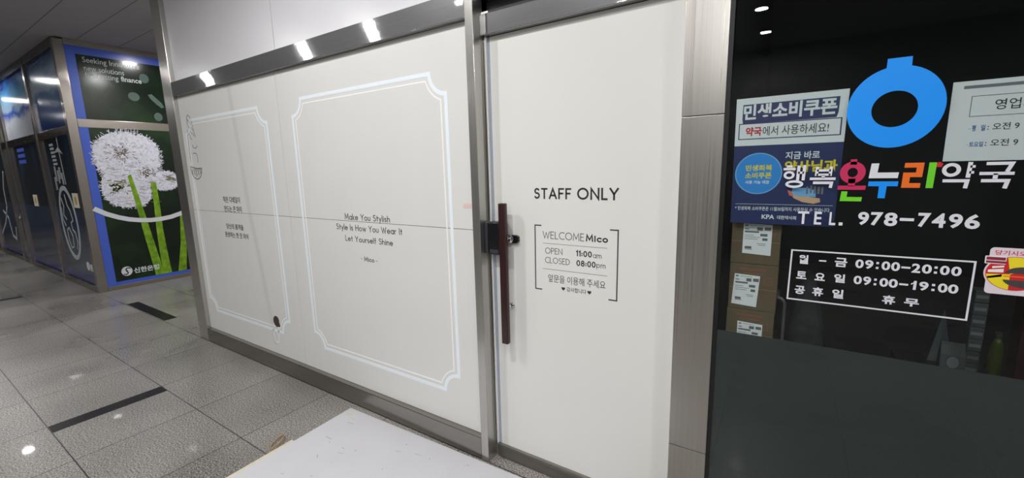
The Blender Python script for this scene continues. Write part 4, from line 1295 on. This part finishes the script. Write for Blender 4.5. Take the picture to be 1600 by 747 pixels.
b = MB()
b.prism(FB, fuzzy(0.545, 1.80, [0.38, 0.44, 0.42, 0.41, 0.35, 0.32, 0.32, 0.35], 0.012, 90), 0.001, 0.0020)
b.prism(FB, fuzzy(0.500, 1.42, [0.26, 0.29, 0.33, 0.31, 0.28, 0.28, 0.26, 0.29], 0.015, 80), 0.001, 0.0022)
b.prism(FB, fuzzy(0.960, 1.52, [0.16, 0.15, 0.14, 0.16, 0.20, 0.17, 0.14, 0.15], 0.08, 60), 0.001, 0.0024)
for (cy, cz, rr_, k_) in ((0.545, 1.80, [0.38, 0.44, 0.42, 0.41, 0.35, 0.32, 0.32, 0.35], 190), (0.500, 1.42, [0.26, 0.29, 0.33, 0.31, 0.28, 0.28, 0.26, 0.29], 150), (0.960, 1.52, [0.16, 0.15, 0.14, 0.16, 0.20, 0.17, 0.14, 0.15], 90)):
    for k in range(k_):
        a = random.uniform(0, 360)
        q_ = a / 45
        i0 = int(q_) % 8
        t_ = q_ - int(q_)
        r_ = rr_[i0] * (1 - t_) + rr_[(i0 + 1) % 8] * t_
        r0, r1 = r_ * 0.93, r_ * random.uniform(1.02, 1.12)
        a1 = a + random.uniform(-5, 5)
        b.ribbon(FB, [(cy + r0 * math.cos(math.radians(a)), cz + r0 * math.sin(math.radians(a))), (cy + r1 * math.cos(math.radians(a1)), cz + r1 * math.sin(math.radians(a1)))], 0.007, 0.001, 0.0021)
b.build('seed_head', SEED, dp, 'white dandelion seed head')
b = MB()
for k in range(110):
    a = random.uniform(0, 2 * PI)
    r_ = abs(random.gauss(0, 0.085))
    cy, cz = 0.50 + r_ * math.cos(a) * 1.1, 1.93 + r_ * math.sin(a) * 0.95
    t_ = a + random.uniform(-0.3, 0.3)
    l_ = random.uniform(0.015, 0.04)
    b.ribbon(FB, [(cy, cz), (cy + l_ * math.cos(t_), cz + l_ * math.sin(t_))], random.uniform(0.004, 0.009), 0.0018, 0.0030)
for k in range(36):
    cy, cz = random.gauss(0.74, 0.05), random.gauss(1.64, 0.035)
    t_ = random.uniform(0, 6.28)
    b.ribbon(FB, [(cy, cz), (cy + 0.035 * math.cos(t_), cz + 0.035 * math.sin(t_))], 0.008, 0.0018, 0.0032)
b.build('seeds', SEEDC, dp, 'brown seeds')
b = MB()
for k in range(46):
    cy, cz = random.gauss(0.40, 0.07), random.gauss(1.46, 0.055)
    t_ = random.uniform(0, 6.28)
    b.ribbon(FB, [(cy, cz), (cy + 0.05 * math.cos(t_), cz + 0.03 * math.sin(t_))], 0.014, 0.0018, 0.0031)
for k in range(60):
    cy, cz = random.uniform(0.25, 0.8), random.uniform(1.2, 1.75)
    t_ = random.uniform(-0.5, 0.5)
    b.ribbon(FB, [(cy, cz), (cy + 0.07 * math.cos(t_), cz + 0.05 * math.sin(t_))], 0.005, 0.0018, 0.0026)
for k in range(30):
    cy, cz = random.gauss(0.98, 0.05), random.gauss(1.56, 0.03)
    t_ = random.uniform(-0.9, 0.3)
    b.ribbon(FB, [(cy, cz), (cy + 0.06 * math.cos(t_), cz + 0.05 * math.sin(t_))], 0.006, 0.0018, 0.0033)
b.build('green_tufts', SEEDG, dp, 'greenish inner tufts')
b = MB()
b.prism(FB, [(0.515, 1.600), (0.555, 1.625), (0.590, 1.40), (0.640, 1.05), (0.690, 0.65), (0.735, 0.30), (0.750, 0.115), (0.650, 0.115), (0.625, 0.40), (0.590, 0.75), (0.558, 1.15)], 0.0015, 0.0036)
b.prism(FB, [(0.765, 1.500), (0.830, 1.500), (0.835, 1.20), (0.825, 0.80), (0.835, 0.45), (0.850, 0.115), (0.745, 0.115), (0.740, 0.45), (0.745, 0.80), (0.765, 1.20)], 0.0015, 0.0034)
b.prism(FB, [(1.070, 1.02), (1.110, 1.02), (1.105, 0.60), (1.045, 0.115), (0.935, 0.115), (1.020, 0.55)], 0.0015, 0.0034)
b.build('stem', STEM, dp, 'bright green stems')
b = MB()
pth = [(0.1005, 1.170), (0.22, 1.085), (0.34, 1.025), (0.45, 0.985), (0.566, 0.960), (0.69, 0.946), (0.808, 0.948), (0.95, 0.968), (1.085, 1.010), (1.25, 1.09)]
b.ribbon(FB, pth, 0.062, 0.0015, 0.0042)
b.build('white_sweep', LETTERW, dp, 'curved white band')
b = MB()
b.disc(FB, 0.328, 0.245, 0.062, 0.068, 0.001, 0.0030, 28)
b.text(FB, '신한은행', 0.405, 0.705, 0.196, 0.276, 0.028, 0.0044)
b.build('bank_mark', LETTERW, dp, 'white round mark and Korean bank name')
b = MB()
b.ribbon(FB, arc(0.345, 0.268, 0.026, 0.022, 20, 240, 10) + arc(0.312, 0.222, 0.026, 0.022, 60, -150, 10), 0.013, 0.002, 0.0040)
b.build('mark_curve', LEAFY, dp)

# glazed bays of the bank front, printed with blue pictures above and city drawings below
FF = facade(0.03)


def sky_print(name, stops, z0, z1, amp, nscale):
    """a printed picture whose colours follow its height, broken up by cloud-like noise"""
    m, nt, b_ = new_mat(name)
    N = nt.nodes.new
    tc = N('ShaderNodeTexCoord')
    sp = N('ShaderNodeSeparateXYZ')
    nt.links.new(tc.outputs['Object'], sp.inputs[0])
    mr = N('ShaderNodeMapRange')
    mr.clamp = False
    mr.inputs['From Min'].default_value = z0
    mr.inputs['From Max'].default_value = z1
    nt.links.new(sp.outputs[2], mr.inputs['Value'])
    mp = N('ShaderNodeMapping')
    mp.inputs['Scale'].default_value = (0.45, 1, 1.3)
    nz = N('ShaderNodeTexNoise')
    nz.inputs['Scale'].default_value = nscale
    nz.inputs['Detail'].default_value = 4
    nt.links.new(tc.outputs['Object'], mp.inputs[0])
    nt.links.new(mp.outputs[0], nz.inputs['Vector'])
    ma = N('ShaderNodeMath')
    ma.operation = 'MULTIPLY_ADD'
    ma.inputs[1].default_value = amp
    nt.links.new(nz.outputs['Fac'], ma.inputs[0])
    nt.links.new(mr.outputs[0], ma.inputs[2])
    sb = N('ShaderNodeMath')
    sb.operation = 'SUBTRACT'
    sb.inputs[1].default_value = amp / 2
    nt.links.new(ma.outputs[0], sb.inputs[0])
    r = N('ShaderNodeValToRGB')
    el = r.color_ramp.elements
    el[0].position, el[0].color = stops[0][0], (*lin(stops[0][1]), 1)
    el[1].position, el[1].color = stops[-1][0], (*lin(stops[-1][1]), 1)
    for p, c_ in stops[1:-1]:
        el.new(p).color = (*lin(c_), 1)
    nt.links.new(sb.outputs[0], r.inputs[0])
    nt.links.new(r.outputs[0], b_.inputs['Base Color'])
    b_.inputs['Roughness'].default_value = 0.12
    return m


SKYP = sky_print('cloud_and_hills_print', [(0.0, (24, 54, 120)), (0.30, (44, 88, 150)), (0.48, (84, 124, 170)), (0.58, (170, 196, 214)), (0.74, (182, 206, 222)), (0.9, (100, 146, 182)), (1.0, (56, 100, 160))], 2.2755, 3.2495, 0.5, 2.6)
SKYP2 = sky_print('icy_blue_print', [(0.0, (190, 196, 206)), (0.30, (206, 212, 222)), (0.42, (60, 96, 190)), (0.52, (170, 196, 222)), (0.72, (120, 184, 224)), (0.88, (70, 140, 206)), (0.97, (34, 64, 160))], 2.2755, 3.2495, 0.55, 2.8)
NIGHT = print_mat('dark_city_print', [(0.3, (16, 22, 28)), (0.55, (28, 40, 52)), (0.75, (44, 72, 92))], 1.2, 0.10)
NIGHT2 = print_mat('dusk_lower_print', [(0.3, (34, 48, 72)), (0.7, (54, 74, 98))], 1.2, 0.12)
bays = [(-9.64, -8.031, 'bank window beside the corner post, upper picture of dark blue clouds'), (-11.92, -9.74, 'second bank window from the corner, pale icy blue upper picture'),
        (-12.52, -12.02, 'slim bank bay between two steel uprights'), (-14.8, -12.62, 'bank window behind the slim bay, at the photo edge'), (-17.1, -14.9, 'far bank window beyond the photo edge')]
LINEW = mat('white_line_print', (196, 202, 206), 0.3)
for i, (x0, x1, lab) in enumerate(bays):
    t = thing('window_%d' % (i + 2), ((x0 + x1) / 2, 0.03, 0), lab, 'window', kind='structure')
    MB().box(x0, x1, 0.03, 0.042, 2.2755, 3.2495).build('upper_print', SKYP if i in (0, 3) else (SKYP2 if i in (1, 4) else NIGHT), t, 'blue upper picture')
    MB().box(x0, x1, 0.03, 0.042, 0.0855, 2.1645).build('lower_print', NIGHT, t, 'dark lower picture')
    MB().rect(FF, x0, x1, 0.0855, 0.20, 0.0, 0.001).build('blue_band', mat('deep_blue_band', (40, 52, 120), 0.2), t, 'blue foot band')
    MB().rect(FF, x0, x1, 0.20, 1.15, 0.0, 0.0008).build('dusk_band', NIGHT2, t)
    if i == 0:
        b = MB()
        b.ring(FF, -8.90, 0.93, 0.40, 0.52, 0.065, 0.0, 0.004, 48)
        b.build('globe_ring', LINEW, t, 'white globe outline')
        b = MB()
        for pts in (((-9.12, 1.30), (-9.05, 1.18), (-9.13, 1.05), (-9.02, 0.98)), ((-8.90, 1.36), (-8.86, 1.20), (-8.75, 1.12), (-8.70, 0.98), (-8.82, 0.94), (-8.80, 0.84), (-8.70, 0.80), (-8.66, 0.66), (-8.74, 0.55)),
                    ((-9.10, 0.82), (-8.98, 0.86), (-8.86, 0.74), (-8.90, 0.58), (-9.02, 0.55), (-9.10, 0.66), (-9.10, 0.82)), ((-9.20, 1.16), (-9.22, 0.98), (-9.12, 0.88))):
            b.ribbon(FF, pts, 0.022, 0.0, 0.004)
        b.build('globe_lines', LINEW, t)
        b = MB()
        b.ribbon(FF, [(-8.70, 1.50), (-8.735, 1.95), (-8.73, 2.16)], 0.020, 0.0, 0.004)
        b.prism(FF, [(-8.742, 2.03), (-8.57, 1.925), (-8.72, 1.965), (-8.99, 1.955)], 0.0, 0.005)
        for k in range(6):
            z = 2.09 - k * 0.055
            b.rect(FF, -9.19 + k * 0.01, -8.99 + k * 0.01, z - 0.032, z, 0.0, 0.004)
        for (xx, z0, z1, ww) in ((-9.16, 1.55, 1.76, 0.05), (-9.02, 1.52, 1.70, 0.04), (-8.93, 1.58, 1.74, 0.06), (-8.83, 1.50, 1.66, 0.04), (-9.24, 1.42, 1.60, 0.05)):
            b.ribbon(FF, [(xx, z0), (xx, z1), (xx + ww, z1), (xx + ww, z0)], 0.016, 0.0, 0.004)
        b.build('arrow_drawing', LINEW, t, 'white arrow and tower drawing')
        b = MB()
        b.disc(FF, -8.36, 0.335, 0.075, 0.065, 0.0, 0.004, 24)
        b.text(FF, '신한은행', -8.27, -8.045, 0.275, 0.375, 0.025, 0.004)
        b.build('bank_mark', LETTERW, t, 'white bank name')
    if i == 1:
        b = MB()
        for k in range(3):
            b.rect(FF, -11.40, -10.86, 2.06 - k * 0.10, 2.12 - k * 0.10, 0.0, 0.003)
        b.build('blue_bars', BORDER, t, 'blue bars')
    if i == 3:
        b = MB()
        b.ribbon(FF, [(-13.05, 1.75), (-13.38, 1.40), (-13.42, 1.05), (-13.9, 0.70), (-14.6, 0.42)], 0.05, 0, 0.004)
        b.ribbon(FF, [(-13.9, 0.95), (-13.5, 0.82), (-13.42, 0.45), (-13.1, 0.40), (-12.95, 0.65)], 0.05, 0, 0.004)
        b.build('white_scribble', LINEW, t, 'white curved drawing')
    if i == 2:
        MB().ribbon(FF, [(-12.45, 0.86), (-12.30, 0.88), (-12.06, 1.15)], 0.04, 0, 0.004).build('white_scribble', LINEW, t, 'white curved drawing')
NOTE = mat('white_note_paper', (232, 226, 210), 0.5)
NOTEY = mat('ochre_note_print', (208, 164, 60), 0.5)
for (x0, x1, z0, z1, lab) in ((-8.475, -8.20, 1.175, 1.380, 'small white note with an ochre spot on the bank glass by the globe'), (-10.89, -10.59, 1.135, 1.330, 'small white note with an ochre spot on the second bank window')):
    t = thing('note', ((x0 + x1) / 2, 0.025, z0), lab, 'note', 'notes stuck on the bank glass')
    MB().rect(FF, x0, x1, z0, z1, 0.004, 0.0060).build('paper', NOTE, t)
    MB().disc(FF, (x0 + x1) / 2, (z0 + z1) / 2, 0.05, 0.06, 0.0055, 0.0070, 20).build('ochre_spot', NOTEY, t, 'ochre spot')
